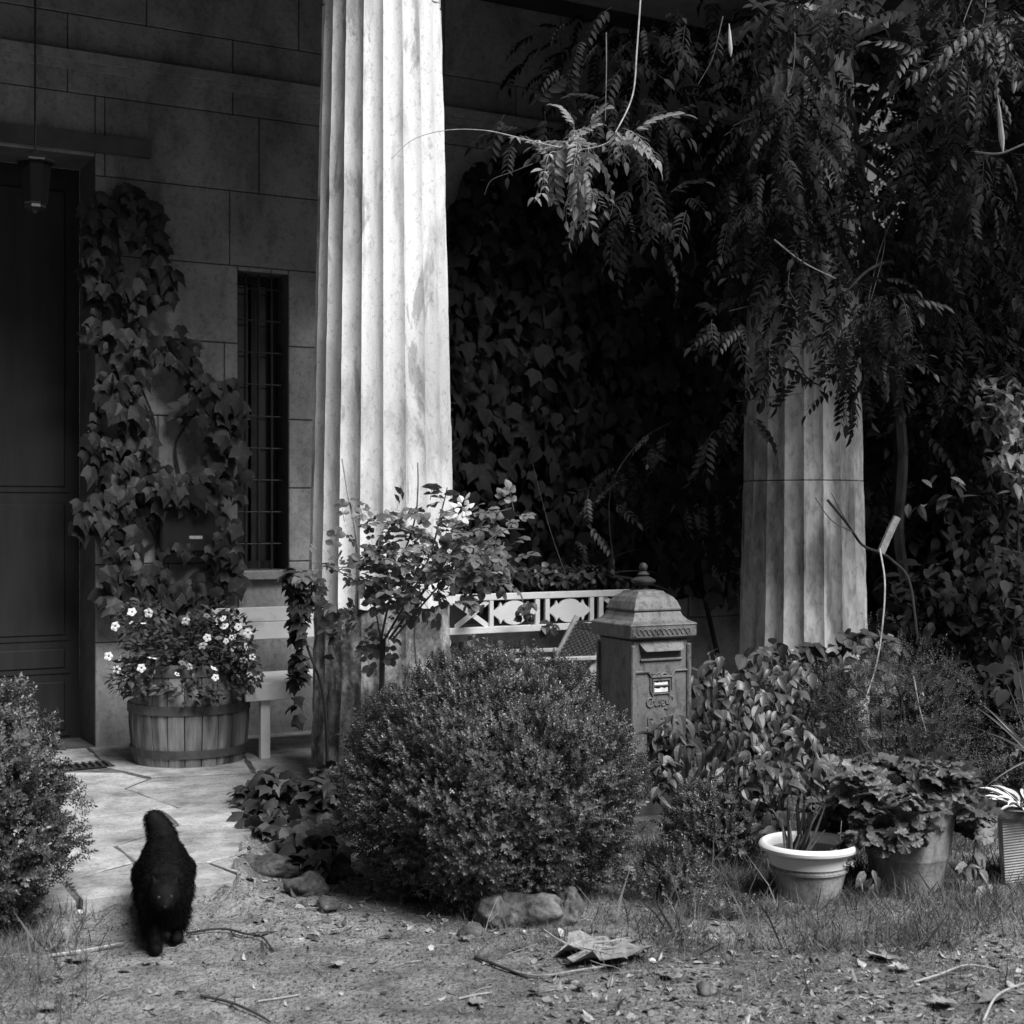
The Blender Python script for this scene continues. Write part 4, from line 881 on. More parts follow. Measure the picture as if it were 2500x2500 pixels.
for q in ([(2.2, 8.8, 4.4), (3.2, 7.6, 5.3), (4.6, 6.2, 5.6)], [(2.2, 8.8, 4.4), (2.9, 7.4, 5.5), (3.6, 5.8, 5.6)]): poly_tube(wi, 'branch', q, .03, 'bark')
def T(name, pts, r, mt='bark', tp=.5): return poly_tube(wi, name, [P(*q) for q in pts], r, mt, taper=tp)
T('trunk', [(2230, 1760, 9.5), (2200, 1640, 9.5), (2215, 1500, 9.5), (2190, 1300, 9.5), (2200, 1100, 9.4), (2170, 850, 9.3), (2110, 500, 9.0), (2050, 200, 8.8), (1900, -60, 8.7)], .05, tp=.7)
T('branch', [(2050, 200, 8.8), (1800, -20, 8.2), (1600, -60, 7.8), (1480, -120, 7.4)], .022)
T('branch', [(2110, 300, 8.8), (2250, 60, 8.0), (2400, -60, 7.2), (2560, -30, 6.8)], .022)
T('branch', [(2150, 700, 8.8), (2180, 640, 8.2), (2120, 660, 7.8), (2060, 720, 7.7)], .012)
T('shoot', [(1565, -20, 7.0), (1555, 120, 6.95), (1545, 230, 6.9), (1510, 310, 6.8), (1480, 350, 6.75), (1410, 365, 6.75), (1330, 352, 6.7), (1250, 332, 6.66), (1180, 318, 6.62), (1090, 318, 6.6), (1010, 340, 6.6), (955, 388, 6.6)], .0042, 'stem_pale', .3)
T('shoot', [(1420, 365, 6.75), (1390, 380, 6.72), (1345, 372, 6.72), (1330, 420, 6.72), (1318, 480, 6.72)], .003, 'stem_pale', .4)
T('shoot', [(1765, 40, 7.2), (1740, 140, 7.2), (1705, 205, 7.2)], .003, 'stem', .4)
T('shoot', [(1300, 400, 7.6), (1250, 420, 7.6), (1200, 440, 7.6), (1183, 475, 7.6)], .002, 'stem', .4)
T('shoot', [(1890, 585, 7.9), (1960, 640, 7.9), (2040, 680, 7.8)], .005, 'stem_pale', .5)
T('shoot', [(1930, 640, 7.9), (1925, 700, 7.9), (1945, 740, 7.9)], .003, 'stem', .5)
T('shoot', [(1940, 30, 7.2), (1938, 160, 7.2), (1910, 250, 7.2)], .003, 'stem', .5)
T('shoot', [(2380, 372, 6.7), (2440, 375, 6.7), (2500, 352, 6.7), (2560, 330, 6.7)], .006, 'stem', .6)
T('shoot', [(1800, 980, 8.2), (1880, 970, 8.2), (1960, 960, 8.2)], .003, 'stem', .5)
T('shoot', [(1780, 760, 8.1), (1840, 745, 8.1), (1900, 742, 8.0), (1960, 760, 8.0)], .003, 'stem', .5)
T('trailing_vine', [(2148, 1340, 7.3), (2160, 1420, 7.2), (2155, 1520, 7.15), (2140, 1620, 7.1), (2115, 1700, 7.0), (2093, 1750, 7.0)], .005, 'stem_pale', .7)
T('trailing_vine', [(2230, 1650, 6.8), (2245, 1730, 6.8), (2262, 1790, 6.8)], .004, 'stem_pale', .6)
T('sawn_stub', [(2150, 1350, 7.9), (2172, 1300, 7.9), (2190, 1262, 7.9)], .022, 'stem_pale', .95)
T('branch', [(2020, 1220, 7.9), (2070, 1280, 7.9), (2105, 1330, 7.9), (2150, 1350, 7.9), (2180, 1370, 7.9), (2220, 1420, 7.9), (2240, 1560, 7.9)], .008, 'bark', .9)
T('twig', [(2105, 1330, 7.9), (2060, 1260, 7.85), (2030, 1205, 7.8)], .004, 'stem', .5)
T('twig', [(2085, 1300, 7.9), (2030, 1270, 7.85), (1990, 1215, 7.8)], .004, 'stem', .5)
for (x, y0, y1, d, r) in ((2435, 228, 372, 6.6, .014), (2480, 150, 228, 6.6, .013), (1780, 58, 138, 7.0, .011)):
    pts = [P(x + 14 * k / 8 * (1 if x == 2435 else (-.4 if x > 2435 else .3)), y0 + (y1 - y0) * k / 8, d) for k in range(9)]
    MB().tube(pts, [.002, r * .3, r * .6, r * .7, r * .8, r * .9, r, r * .7, .002], 8).build('seed_pod', 'pod', wi, smooth=True)
for (x, y, s) in ((1258, 334, .04), (1312, 342, .035), (1340, 376, .04), (1345, 400, .03), (1328, 418, .035), (1326, 434, .035), (1330, 455, .03), (1322, 472, .05), (1305, 482, .05)):
    for sx in (-1, 1): link('young_leaf', tmesh('young_leaf', T_leaf(.5, 4, .2, .4), 'leaf_pale'), wi, mat=wm(wi).inverted() @ Matrix(fr((sx * .8, -.2, -.6), (0, -.6, 1), s, P(x, y, 6.7)).tolist()))
# sparse leafy shoots before the dark wall
sap = thing('wisteria', 'thin young wisteria shoot with a few leaves against the dark wall behind the planter rack', 'wisteria', P(1530, 1640, 9.3) * np.array([1, 1, 0]) + np.array([0, 0, .07]))
foliage(sap, PIN[:2], blob_leaves(g, [(1480, 1220, 9.4, 60, 40, .1, 5), (1700, 1210, 9.6, 50, 40, .1, 5), (1590, 1100, 9.5, 60, 60, .1, 5), (1430, 1310, 9.4, 50, 40, .1, 3)], .24, hang), 'leaf_wist', 60)
poly_tube(sap, 'stem', [P(1530, 1640, 9.3), P(1500, 1400, 9.4), P(1490, 1200, 9.4), P(1560, 1080, 9.4), P(1640, 1030, 9.4)], .005, 'stem')
poly_tube(sap, 'stem', [P(1380, 1400, 8.4), P(1345, 1300, 8.4), P(1320, 1210, 8.4), P(1300, 1130, 8.4)], .002, 'stem')

# laurel with sunlit leaves at the right edge
lb_ = P(2430, 1250, 9.6); lau = thing('laurel_bush', 'laurel bush with pale sunlit leaves at the right edge of the garden', 'bush', (lb_[0] + .3, lb_[1], 0))
l1 = blob_leaves(g, [(2430, 980, 9.4, 80, 70, .3, 95), (2480, 1060, 9.3, 50, 90, .2, 60), (2440, 1120, 9.3, 40, 30, .15, 26), (2490, 1170, 9.3, 30, 40, .1, 22), (2300, 1170, 9.3, 60, 20, .1, 7), (2240, 1230, 9.3, 40, 15, .05, 4), (2330, 1210, 9.3, 30, 10, .05, 3)], .115, droop, jit=.7)
l2 = blob_leaves(g, [(2400, 1300, 9.6, 160, 180, .4, 450), (2300, 1500, 9.2, 170, 130, .4, 500), (2470, 1500, 9.0, 120, 200, .5, 500), (2420, 900, 9.8, 160, 200, .4, 330), (2480, 1700, 7.4, 120, 90, .3, 260), (2250, 1350, 9.8, 120, 120, .3, 260), (2350, 1680, 8.6, 200, 70, .4, 420)], .11, droop, jit=.7)
foliage(lau, [T_leaf(.5, 4, .12, .2), T_leaf(.4, 4, .12, .35)], l1, 'leaf_pale', 280); scatter('foliage', [T_leaf(.5, 4, .12, .2)], l2, 'leaf_dim', lau)  # one laurel: sunlit leaves coloured paler, shaded ones darker
for x, y, d in ((2430, 980, 9.4), (2480, 1060, 9.3), (2330, 1300, 9.6)): poly_tube(lau, 'branch', [(lb_[0] + .3, lb_[1], 0), P(lerp(2500, x, .5), 1400, 9.5), P(x, y, d)], .016, 'bark')
for a, b in (((2350, 1045, 9.2), (2440, 990, 9.2)), ((2400, 1035, 9.2), (2490, 960, 9.2))): poly_tube(lau, 'twig', [P(*a), P(*b)], .004, 'bark')

# big trees and a hedge behind, closing off the garden
def gap(p):
    q = p[None, :]; return .8 * float(glint(q)[0])
def tree(label, x, y, h, rad, n, L, seed, zlow=.6, mat_='leaf_dim', holes=None):
    g = random.Random(seed); t = thing('tree', label, 'tree', (x, y, 0), 0, 'trees behind the right end of the porch'); ms = []
    while len(ms) < n:
        v = rvec(g); v = v / np.linalg.norm(v) * g.random() ** .33
        p = np.array([x + v[0] * rad, y + v[1] * rad * .8, (h + zlow) / 2 + v[2] * (h - zlow) / 2])
        if p[2] < .1: continue
        if holes and holes(p) > g.random(): continue
        ms.append(fr(rvec(g) + np.array([0, 0, -.4]), (0, -.3, 1), L * g.uniform(.7, 1.2), p))
    scatter('crown', [T_leaf(.55, 3, .1, .2)], ms, mat_, t)
    m = MB(); m.tube([(x, y, -.1), (x + .1, y, h * .3), (x - .1, y, h * .6), (x, y, h * .9)], [.2, .15, .1, .03], 10); m.build('trunk', 'bark', t, smooth=True)
    for k in range(6):
        a = k * 1.1; z0 = h * (.25 + .1 * k); MB().tube([(x, y, z0), (x + math.cos(a) * rad * .4, y + math.sin(a) * rad * .4, z0 + h * .08), (x + math.cos(a) * rad * .8, y + math.sin(a) * rad * .8, z0 + h * .18)], [.07, .05, .015], 6).build('limb', 'bark', t, smooth=True)
tree('dense dark tree just beyond the end of the house wall', 4.6, 13.2, 8.2, 2.6, 9000, .2, 71, holes=gap)
tree('tall dark tree farther right, partly beyond the frame', 7.2, 12.6, 8.6, 2.8, 7000, .22, 72, holes=gap)
tree('rounded dark tree farthest back behind the others', 5.2, 17.5, 9.5, 3.6, 9000, .26, 73, holes=gap)
sky_screen = thing('hedge', 'unseen tall hedge added behind the camera to block low sky light', 'hedge', (0, -9, 0)); ms = []  # out of view, added to keep low sky light out of the porch
for i in range(9000):
    x = g.uniform(-20, 16); top = 8.5 + 1.5 * math.sin(x * .7) - (3.2 if 1 < x < 16 else 0); z = top * g.random() ** .8
    ms.append(fr(rvec(g), (0, 1, .5), g.uniform(.35, .6), (x, -9 + g.gauss(0, .5), z)))
scatter('foliage', [T_leaf(.6, 3, .1, .2)], ms, 'leaf_dim', sky_screen); m = MB(); m.cb(-20, 1, -10.4, -9.5, -.1, 7.6); m.cb(1.01, 16, -10.4, -9.5, -.1, 4.6); m.build('woody_core', 'bark', sky_screen)
hd = thing('hedge', 'tall dark clipped hedge closing the garden behind the trees', 'hedge', (6, 20, 0)); ms = []
for i in range(9000):
    x = g.uniform(2.5, 14); z = g.uniform(0, 5.2); ms.append(fr(rvec(g), (0, -1, .5), g.uniform(.18, .3), (x, 19.4 + g.uniform(-.5, .3), z)))
scatter('foliage', [T_leaf(.6, 3, .1, .2)], ms, 'leaf_dim', hd)
MB().cb(2.2, 14, 19.7, 20.6, -.1, 5.0).build('woody_core', 'bark', hd)
# ================================================================== THE CAT
hx, hy = -1.115, 4.70; rxp, ryp = -1.25, 5.25
fd = np.array([hx - rxp, hy - ryp]); fd /= np.linalg.norm(fd)
cc = np.array([-1.185, 4.985]); cat = thing('cat', 'long-haired black cat walking with lowered head from the paving onto the path', 'cat', (cc[0], cc[1], 0))
def cw(f, s, z): return Vector((fd[0] * f + fd[1] * s * 1. * -1 * -1, fd[1] * f - fd[0] * s * 1., z))   # s to the right of the picture when the cat faces us
def cw(f, s, z): return Vector((fd[0] * f - fd[1] * s, fd[1] * f + fd[0] * s, z))
# s>0 -> +x on screen because fd points to -y
bm = bmesh.new()
def ball(c, r, sc=(1, 1, 1)):
    ret = bmesh.ops.create_icosphere(bm, subdivisions=2, radius=1.0)
    for v in ret['verts']: v.co = Vector((v.co.x * r * sc[0], v.co.y * r * sc[1], v.co.z * r * sc[2])) + c
def chain(pts):
    for (a, ra), (b, rb_) in zip(pts, pts[1:]):
        a, b = Vector(a), Vector(b); n = max(2, int((b - a).length / (min(ra, rb_) * .35)))
        for i in range(n + 1): k = i / n; ball(a.lerp(b, k), ra + (rb_ - ra) * k)
chain([(cw(-.2, 0, .21), .082), (cw(-.08, 0, .195), .09), (cw(.04, 0, .195), .088), (cw(.14, 0, .2), .078), (cw(.19, 0, .19), .066)])
chain([(cw(-.24, -.005, .225), .066), (cw(-.2, .0, .2), .075)])
chain([(cw(.18, 0, .2), .062), (cw(.24, 0, .206), .052), (cw(.275, 0, .208), .046)])
chain([(cw(.15, 0, .15), .06), (cw(.19, 0, .16), .045)]); chain([(cw(.12, 0, .135), .066), (cw(-.12, 0, .14), .078)])
ball(cw(.285, 0, .21), .047, (1.08, 1, .92)); ball(cw(.32, 0, .196), .03, (1.1, 1, .85)); ball(cw(.336, 0, .188), .019, (1.15, 1, .8)); ball(cw(.325, .016, .186), .016); ball(cw(.325, -.016, .186), .016)
for s in (-1, 1):
    base = cw(.272, s * .03, .238)
    for k in range(7): ball(base + Vector((fd[0] * -.0 - fd[1] * s * .0018 * k, fd[0] * s * .0018 * k, .0056 * k)), .0165 * (1 - k / 7.6), (1, .55, 1))
chain([(cw(.16, -.045, .17), .042), (cw(.17, -.045, .1), .026), (cw(.185, -.034, .04), .023), (cw(.2, -.03, .02), .023), (cw(.225, -.028, .016), .022)])
chain([(cw(.14, .048, .17), .042), (cw(.11, .05, .1), .026), (cw(.09, .04, .045), .022), (cw(.1, .04, .022), .022), (cw(.12, .04, .017), .021)])
chain([(cw(-.18, -.05, .17), .062), (cw(-.13, -.055, .115), .04), (cw(-.19, -.055, .07), .023), (cw(-.17, -.055, .022), .019), (cw(-.145, -.055, .016), .019)])
chain([(cw(-.2, .05, .17), .062), (cw(-.18, .055, .11), .04), (cw(-.25, .055, .07), .023), (cw(-.25, .055, .022), .019), (cw(-.22, .055, .016), .019)])
chain([(cw(-.25, 0, .235), .058), (cw(-.29, -.004, .27), .05), (cw(-.315, -.016, .3), .044), (cw(-.325, -.034, .33), .034)])
for v in bm.verts: v.co += Vector((0, 0, .01))
tmp = bpy.data.meshes.new('tmp'); bm.to_mesh(tmp); bm.free(); to = bpy.data.objects.new('tmp', tmp); COL.objects.link(to)
md = to.modifiers.new('r', 'REMESH'); md.mode = 'VOXEL'; md.voxel_size = .0065; md2 = to.modifiers.new('s', 'SMOOTH'); md2.factor = .5; md2.iterations = 7
dg = bpy.context.evaluated_depsgraph_get(); bmesh_ = bpy.data.meshes.new_from_object(to.evaluated_get(dg)); bpy.data.objects.remove(to); bpy.data.meshes.remove(tmp)
bmesh_.name = 'body'; bmesh_.materials.clear(); bmesh_.materials.append(M['fur']); bmesh_.shade_smooth(); link('body', bmesh_, cat)
nv = len(bmesh_.polygons); ar = np.empty(nv); bmesh_.polygons.foreach_get('area', ar); ce = np.empty(nv * 3); bmesh_.polygons.foreach_get('center', ce); ce = ce.reshape(-1, 3); no = np.empty(nv * 3); bmesh_.polygons.foreach_get('normal', no); no = no.reshape(-1, 3)
rs = np.random.RandomState(5); NF = 52000; idx = rs.choice(nv, NF, p=ar / ar.sum()); c0 = ce[idx] + rs.normal(0, .0018, (NF, 3)); n0 = no[idx]
# length: short on face and paws, long on body, chest and tail
fpos = c0[:, 0] * fd[0] + c0[:, 1] * fd[1]; hz_ = c0[:, 2]
Lf = np.where(fpos > .25, .004, .016); Lf = np.where(hz_ < .06, .008, Lf); Lf = np.where((hz_ > .05) & (hz_ < .14) & (fpos < .22), .036, Lf); Lf = np.where(fpos < -.27, .022, Lf) * rs.uniform(.6, 1.25, NF)
flow = np.stack([-fd[0] * .7 * np.ones(NF), -fd[1] * .7 * np.ones(NF), -.5 * np.ones(NF)], 1)
d = n0 * rs.uniform(.25, .6, (NF, 1)) + flow * .9 + rs.normal(0, .1, (NF, 3)); d /= np.linalg.norm(d, axis=1)[:, None]
sd = np.cross(d, rs.normal(0, 1, (NF, 3))); sd /= np.linalg.norm(sd, axis=1)[:, None]; w_ = .0006
mid = c0 + d * Lf[:, None] * .55; tip = c0 + d * Lf[:, None] + np.array([0, 0, -1]) * (Lf[:, None] * .28)
V = np.stack([c0 - sd * w_, c0 + sd * w_, mid + sd * w_ * .8, mid - sd * w_ * .8, tip], 1).reshape(-1, 3)
o_ = np.arange(NF)[:, None] * 5; LI = np.concatenate([o_ + np.array([[0, 1, 2, 3, 3, 2, 4]])], 1).ravel(); LS = (np.arange(NF)[:, None] * 7 + np.array([[0, 4]])).ravel()
fm = bpy.data.meshes.new('fur'); fm.vertices.add(len(V)); fm.vertices.foreach_set('co', V.ravel()); fm.loops.add(len(LI)); fm.loops.foreach_set('vertex_index', LI.astype(np.int32)); fm.polygons.add(len(LS)); fm.polygons.foreach_set('loop_start', LS.astype(np.int32)); fm.update(calc_edges=True); fm.materials.append(M['fur']); link('fur', fm, cat, 'stuff')
for s in (-1, 1):
    e = cw(.330, s * .0195, .222); m = MB(); vs = []; m.lathe((0, 0, 0), [(.001, .004), (.003, .0035), (.005, 0), (.003, -.0025), (.001, -.003)], 12)
    q = fr((0, 0, 1), (fd[0] + s * -fd[1] * .35, fd[1], -.1), 1, tuple(e)); m.v = [tuple(q[:3, :3] @ np.array(p) * np.array([1, 1, 1]) + q[:3, 3]) for p in m.v]; m.build('eye', 'eye', cat, world=False, smooth=True)
ball_ = MB().lathe(tuple(cw(.353, 0, .197)), [(.001, .004), (.006, .002), (.005, -.002), (.001, -.005)], 8); ball_.build('nose', 'black_metal', cat, world=False, smooth=True)

# ================================================================== GROUND COVER, LITTER, STONES
g = random.Random(83); rs = np.random.RandomState(84)
def gz(x, y): return ground_z(x, y)
def on_patio(x, y):
    s = (x - W0[0]) * .873 + (y - W0[1]) * .488; t = (x - W0[0]) * .488 - (y - W0[1]) * .873
    return inpoly(s, t, EDGE) or (-3.2 < s < 6.2 and -.4 < t < 2.02)
# grass
BLD = [(np.array([(-.5 * w_, 0, 0), (.5 * w_, 0, 0), (.42 * w_ + b_ * .3, .5, b_ * .25), (-.42 * w_ + b_ * .3, .5, b_ * .25), (b_ * .6, 1, b_)]), [(0, 1, 2, 3), (3, 2, 4)]) for w_, b_ in ((.042, .35), (.03, .7), (.05, .15))]
ms = []
def dens(x, y):
    px = 1250 + x / y * F; py = 1250 + CAMZ / y * F; d = 0
    if px > 1350: d = .9 * min(1, (px - 1350) / 250)
    if px > 1350 and py > 2340: d *= max(.3, 1 - (py - 2340) / 150)
    if px < 300 and py > 2180: d = .75 * min(1, (300 - px) / 180) * (1.1 if py < 2450 else .5)
    if 1050 < px <= 1500 and 2190 < py < 2340: d = max(d, .95)
    n = mnoise.noise(Vector((x * 3.2, y * 3.2, 7))); n2 = mnoise.noise(Vector((x * 9, y * 9, 3)))
    return d * max(.04, min(1, .55 + 1.1 * n + .5 * n2)) + .012
tries = 0
while len(ms) < 34000 and tries < 400000:
    tries += 1; y = 4.05 + 2.6 * g.random(); x = g.uniform(-1.9, 2.6)
    if on_patio(x, y) or g.random() > dens(x, y): continue
    px = 1250 + x / y * F; py = 1250 + CAMZ / y * F
    h = (.022 + .042 * g.random() ** 2) * (1.6 if (py < 2330 and px > 1500) else 1.) * (1.5 if px < 250 else 1); 
    if g.random() < .02: h *= 2.2
    ms.append(fr(np.array([g.gauss(0, .55), g.gauss(0, .55), 1]), rvec(g), h, (x, y, gz(x, y) - .004)))
gr = scatter('grass', BLD, ms, 'grass', None); tag(gr, 'thin uneven grass growing round the pots and path edges', 'grass')
# gravel and leaf crumbs
PEB = (np.array([(0, 0, .4), (.5, .1, 0), (.1, .55, 0), (-.5, .2, .05), (-.2, -.5, 0), (.3, -.4, .1), (0, 0, -.3)]), [(0, 1, 2), (0, 2, 3), (0, 3, 4), (0, 4, 5), (0, 5, 1), (6, 2, 1), (6, 3, 2), (6, 4, 3), (6, 5, 4), (6, 1, 5)])
ms = []
for i in range(24000):
    y = 4.0 + 2.4 * g.random() ** 1.2; x = g.uniform(-1.8, 2.2)
    if on_patio(x, y): continue
    s = .004 + .007 * g.random() ** 4; ms.append(fr(rvec(g), rvec(g), s, (x, y, gz(x, y) + s * .2)))
tag(scatter('gravel', PEB, ms, 'stone', None), 'fine grit and small gravel strewn over the bare path', 'gravel')
CR = [T_leaf(.6, 3, .3, .5), T_leaf(.4, 3, -.3, -.4), (np.array([(0, 0, 0), (.5, .1, .05), (.6, .6, 0), (.1, .8, .12), (-.3, .4, .02)]), [(0, 1, 2), (0, 2, 3), (0, 3, 4)])]
ms = []
for i in range(15000):
    y = 4.05 + 2.5 * g.random() ** 1.1; x = g.uniform(-1.6, 2.2); px = 1250 + x / y * F; py = 1250 + CAMZ / y * F
    w_ = .12 + (.85 if (px > 1300 and py > 2280) else 0) + (.5 if 600 < px < 1300 and 2130 < py < 2300 else 0)
    if on_patio(x, y) or g.random() > w_: continue
    s = .007 + .038 * g.random() ** 2.8; ms.append(fr(np.array([g.gauss(0, 1), g.gauss(0, 1), g.gauss(0, .25)]), np.array([g.gauss(0, .35), g.gauss(0, .35), 1]), s, (x, y, gz(x, y) + .004)))
tag(scatter('leaf_litter', CR, ms[::2], 'leaf_dry', None), 'crumbled pale dry leaf litter lying on the soil and grass', 'leaf litter')
tag(scatter('leaf_litter', CR, ms[1::2], 'leaf_dark', None), 'rotted dark leaf litter mixed into the soil and grass', 'leaf litter')
ms = []
for i in range(420):
    y = 4.05 + 2.0 * g.random(); x = g.uniform(-1.6, 2.0)
    if on_patio(x, y): continue
    ms.append(fr(np.array([g.gauss(0, 1), g.gauss(0, .8), g.gauss(0, .1)]), (0, 0, 1), g.uniform(.03, .14), (x, y, gz(x, y) + .006)))
TW = MB().tube([(0, 0, 0), (.03, .35, .03), (-.02, .7, .01), (.02, 1, .03)], [.014, .012, .01, .006], 4)
tag(scatter('twig_litter', [(np.array(TW.v), TW.f)], ms, 'twig', None), 'fine broken twigs scattered over path and grass', 'twigs')

def rock(label, px, py, r, sc=(1, 1, .6), seed=1, cat_='stone', dz=0., group=None, mat_='stone', sub=3):
    p = G(px, py); bm = bmesh.new(); bmesh.ops.create_icosphere(bm, subdivisions=sub, radius=1)
    for v in bm.verts:
        q = v.co * (1 + .42 * mnoise.noise(v.co * 1.2 + Vector((seed * 3.1, 0, 0))) + .2 * mnoise.noise(v.co * 2.9 + Vector((0, seed, 0))) + .07 * mnoise.noise(v.co * 8)); v.co = Vector((q.x * r * sc[0], q.y * r * sc[1], q.z * r * sc[2] + r * sc[2] * .45))
    me = bpy.data.meshes.new('rock'); bm.to_mesh(me); bm.free(); me.materials.append(M[mat_]); me.shade_smooth()
    o = link('rock', me); o.location = (p[0], p[1], gz(p[0], p[1]) + dz); o.rotation_euler[2] = seed; return tag(o, label, cat_, group)
rock('pale rounded stone under the left side of the big round bush', 1200, 2262, .085, (.9, .7, .8), 2, sub=4)
rock('broad pale stone at the foot of the big round bush', 1290, 2262, .12, (1.25, .5, .62), 3, sub=4)
rock('upright pale stone at the right of the stones under the big bush', 1388, 2250, .075, (.75, .6, 1.), 5, sub=4)
rock('small stone propped against the left stone below the big bush', 1150, 2290, .045, (1, .8, .6), 6)
rock('rough edging stone where the paving meets the ivy bed', 745, 2195, .075, (1.1, .8, .7), 7)
rock('flat edging stone beneath the dark left flank of the big bush', 800, 2228, .07, (1.3, .6, .3), 8)
rock('rough block at the broken paving corner behind the cat', 655, 2145, .1, (1.3, .7, .5), 9)
rock('grey stone wedged under the ivy beside the broken paving corner', 720, 2120, .07, (1.2, .8, .5), 10)
rock('small pale pebble alone on the littered grass at lower right', 1722, 2432, .032, (1.1, .8, .7), 11, sub=2)
rock('tiny bright pebble near the big dead leaf', 1592, 2355, .014, (1, .8, .7), 12, sub=2, mat_='paper')
rock('tiny white pebble on the soil between the left bush and the cat', 195, 2248, .016, (1, .8, .7), 13, sub=2, mat_='paper')
rock('small broken paving chip left of the cat at the patio edge', 225, 2180, .05, (1.2, .6, .5), 14, sub=2)

def dead_leaf(label, px, py, L, seed, flat=.25, mt='leaf_dry', wid=1., ang=None):
    g = random.Random(seed); n = 13; m = MB(); p = G(px, py); vs = [(0, 0, 0)]
    a0 = g.uniform(0, 6.28) if ang is None else ang
    lob = [(.12, -.1), (.45, .0), (.35, .2), (.62, .42), (.36, .45), (.42, .72), (.2, .7), (0, 1.05), (-.2, .7), (-.45, .74), (-.36, .45), (-.62, .4), (-.35, .2), (-.45, .02), (-.12, -.1)]
    rows = []
    for (x, y) in lob: rows.append((x * wid * L, y * L, (abs(x) * .5 + g.gauss(0, .08)) * flat * L * 2))
    mid = [(x * .5, L * .42 + (y - L * .42) * .5, z * .35 + g.gauss(0, .02) * L) for x, y, z in rows]
    vs = [(0, L * .42, 0)] + mid + rows; k = len(rows)
    fs = [(0, 1 + i, 1 + (i + 1) % k) for i in range(k)] + [(1 + i, 1 + k + i, 1 + k + (i + 1) % k, 1 + (i + 1) % k) for i in range(k)]
    m.add(vs, fs); o = m.build('dead_leaf', mt, smooth=True); z = gz(p[0], p[1])
    o.location = (p[0], p[1], z + .012); o.rotation_euler = (g.uniform(-.15, .15), g.uniform(-.15, .15), a0); return tag(o, label, 'leaf')
# the big withered leaf in front of the round bush: blade, ribs and curled lobes
bl_ = G(1385, 2330); big = thing('dead_leaf', 'big withered pale lobed leaf lying before the round bush', 'leaf', (bl_[0], bl_[1], gz(bl_[0], bl_[1]) + .02), R(-112)); big.scale = (.72, .72, 1.)
def bigleaf():
    out = [(0, 0), (.10, -.03), (.13, .05), (.11, .11), (.20, .07), (.26, .12), (.23, .2), (.15, .21), (.21, .26), (.22, .34), (.13, .33), (.1, .3), (.08, .38), (.0, .42), (-.06, .36), (-.05, .28), (-.12, .32), (-.18, .26), (-.16, .2), (-.09, .18), (-.17, .14), (-.18, .05), (-.12, .02), (-.1, -.03)]
    K = 5; vs = [(0, .15, .0)]; n = len(out)
    for k in range(1, K + 1):
        u = k / K
        for i, (x, y) in enumerate(out):
            xx = x * u; yy = .15 + (y - .15) * u; r = math.hypot(xx, yy - .15)
            z = .018 * math.sin(i * 1.9 + u * 3) * u + .35 * r * r + .03 * mnoise.noise(Vector((xx * 14, yy * 14, 2)))
            vs.append((xx, yy, z + .004))
    fs = [(0, 1 + i, 1 + (i + 1) % n) for i in range(n)]
    for k in range(K - 1):
        for i in range(n): fs.append((1 + k * n + i, 1 + (k + 1) * n + i, 1 + (k + 1) * n + (i + 1) % n, 1 + k * n + (i + 1) % n))
    m = MB(); m.add(vs, fs); o = m.build('blade', 'leaf_dry', big, world=False, smooth=True)
    for q in ((.0, .4), (.2, .3), (-.15, .27), (.22, .14), (-.15, .08)):
        MB().tube([(0, .0, .006), (q[0] * .5, .06 + q[1] * .45, .014 + .02 * abs(q[0])), (q[0] * .92, q[1] * .92, .3 * (q[0] ** 2 + (q[1] - .15) ** 2) + .012)], [.004, .003, .001], 5).build('rib', 'stem_pale', big, world=False)
    MB().tube([(0, .0, .006), (-.02, -.07, .02), (-.07, -.14, .03)], [.005, .004, .003], 6).build('stalk', 'stem_pale', big, world=False)
bigleaf()
for a in [('curled dry leaf below the stick left of the cat', 205, 2355, .085, 1), ('crumpled brown leaf on the grass at right, below the rimmed pot', 2160, 2350, .1, 2), ('curled leaf next to the crumpled one on the right-hand grass', 2215, 2375, .06, 3), ('pale leaf lying flat at the foot of the dark left flank of the bush', 830, 2290, .035, 4), ('light dead leaf halfway along the path right of the cat', 815, 2360, .045, 5), ('dry leaf by the lower edge, left of the middle', 1150, 2450, .05, 6),
          ('dark curled leaf in the litter near the bottom right corner', 2450, 2440, .1, 7), ('folded leaf in the litter left of the bottom right corner', 2330, 2460, .08, 8), ('leaf on the soil just below the paw of the cat', 365, 2355, .035, 9), ('leaf lying against the small stone under the big bush', 1135, 2300, .05, 10), ('pale leaf on the broken paving corner', 600, 2130, .03, 11), ('small leaf on the edging stones under the ivy', 765, 2100, .035, 12),
          ('leaf stuck in the litter at bottom centre right', 1500, 2330, .05, 13), ('pale leaf scrap in the grass right of the big dead leaf', 1640, 2400, .05, 14), ('dead leaf at the bottom edge near the left corner', 110, 2480, .06, 15)]:
    dead_leaf(*a)
def stick(label, pts, r, mt='twig', name='stick', side=None):
    P3 = [];
    for (x, y, z) in pts: q = G(x, y, 0); P3.append((q[0], q[1], gz(q[0], q[1]) + z))
    t = thing(name, label, 'stick', P3[0]); poly_tube(t, 'shaft', P3, r, mt, taper=.6)
    for sd_ in (side or []): poly_tube(t, 'side_twig', [(G(x, y)[0], G(x, y)[1], gz(*G(x, y)[:2]) + z) for x, y, z in sd_], r * .6, mt)
    return t
stick('pale straight stick lying left of the cat', [(125, 2345, .008), (210, 2332, .012), (300, 2316, .015)], .0055, 'stem_pale')
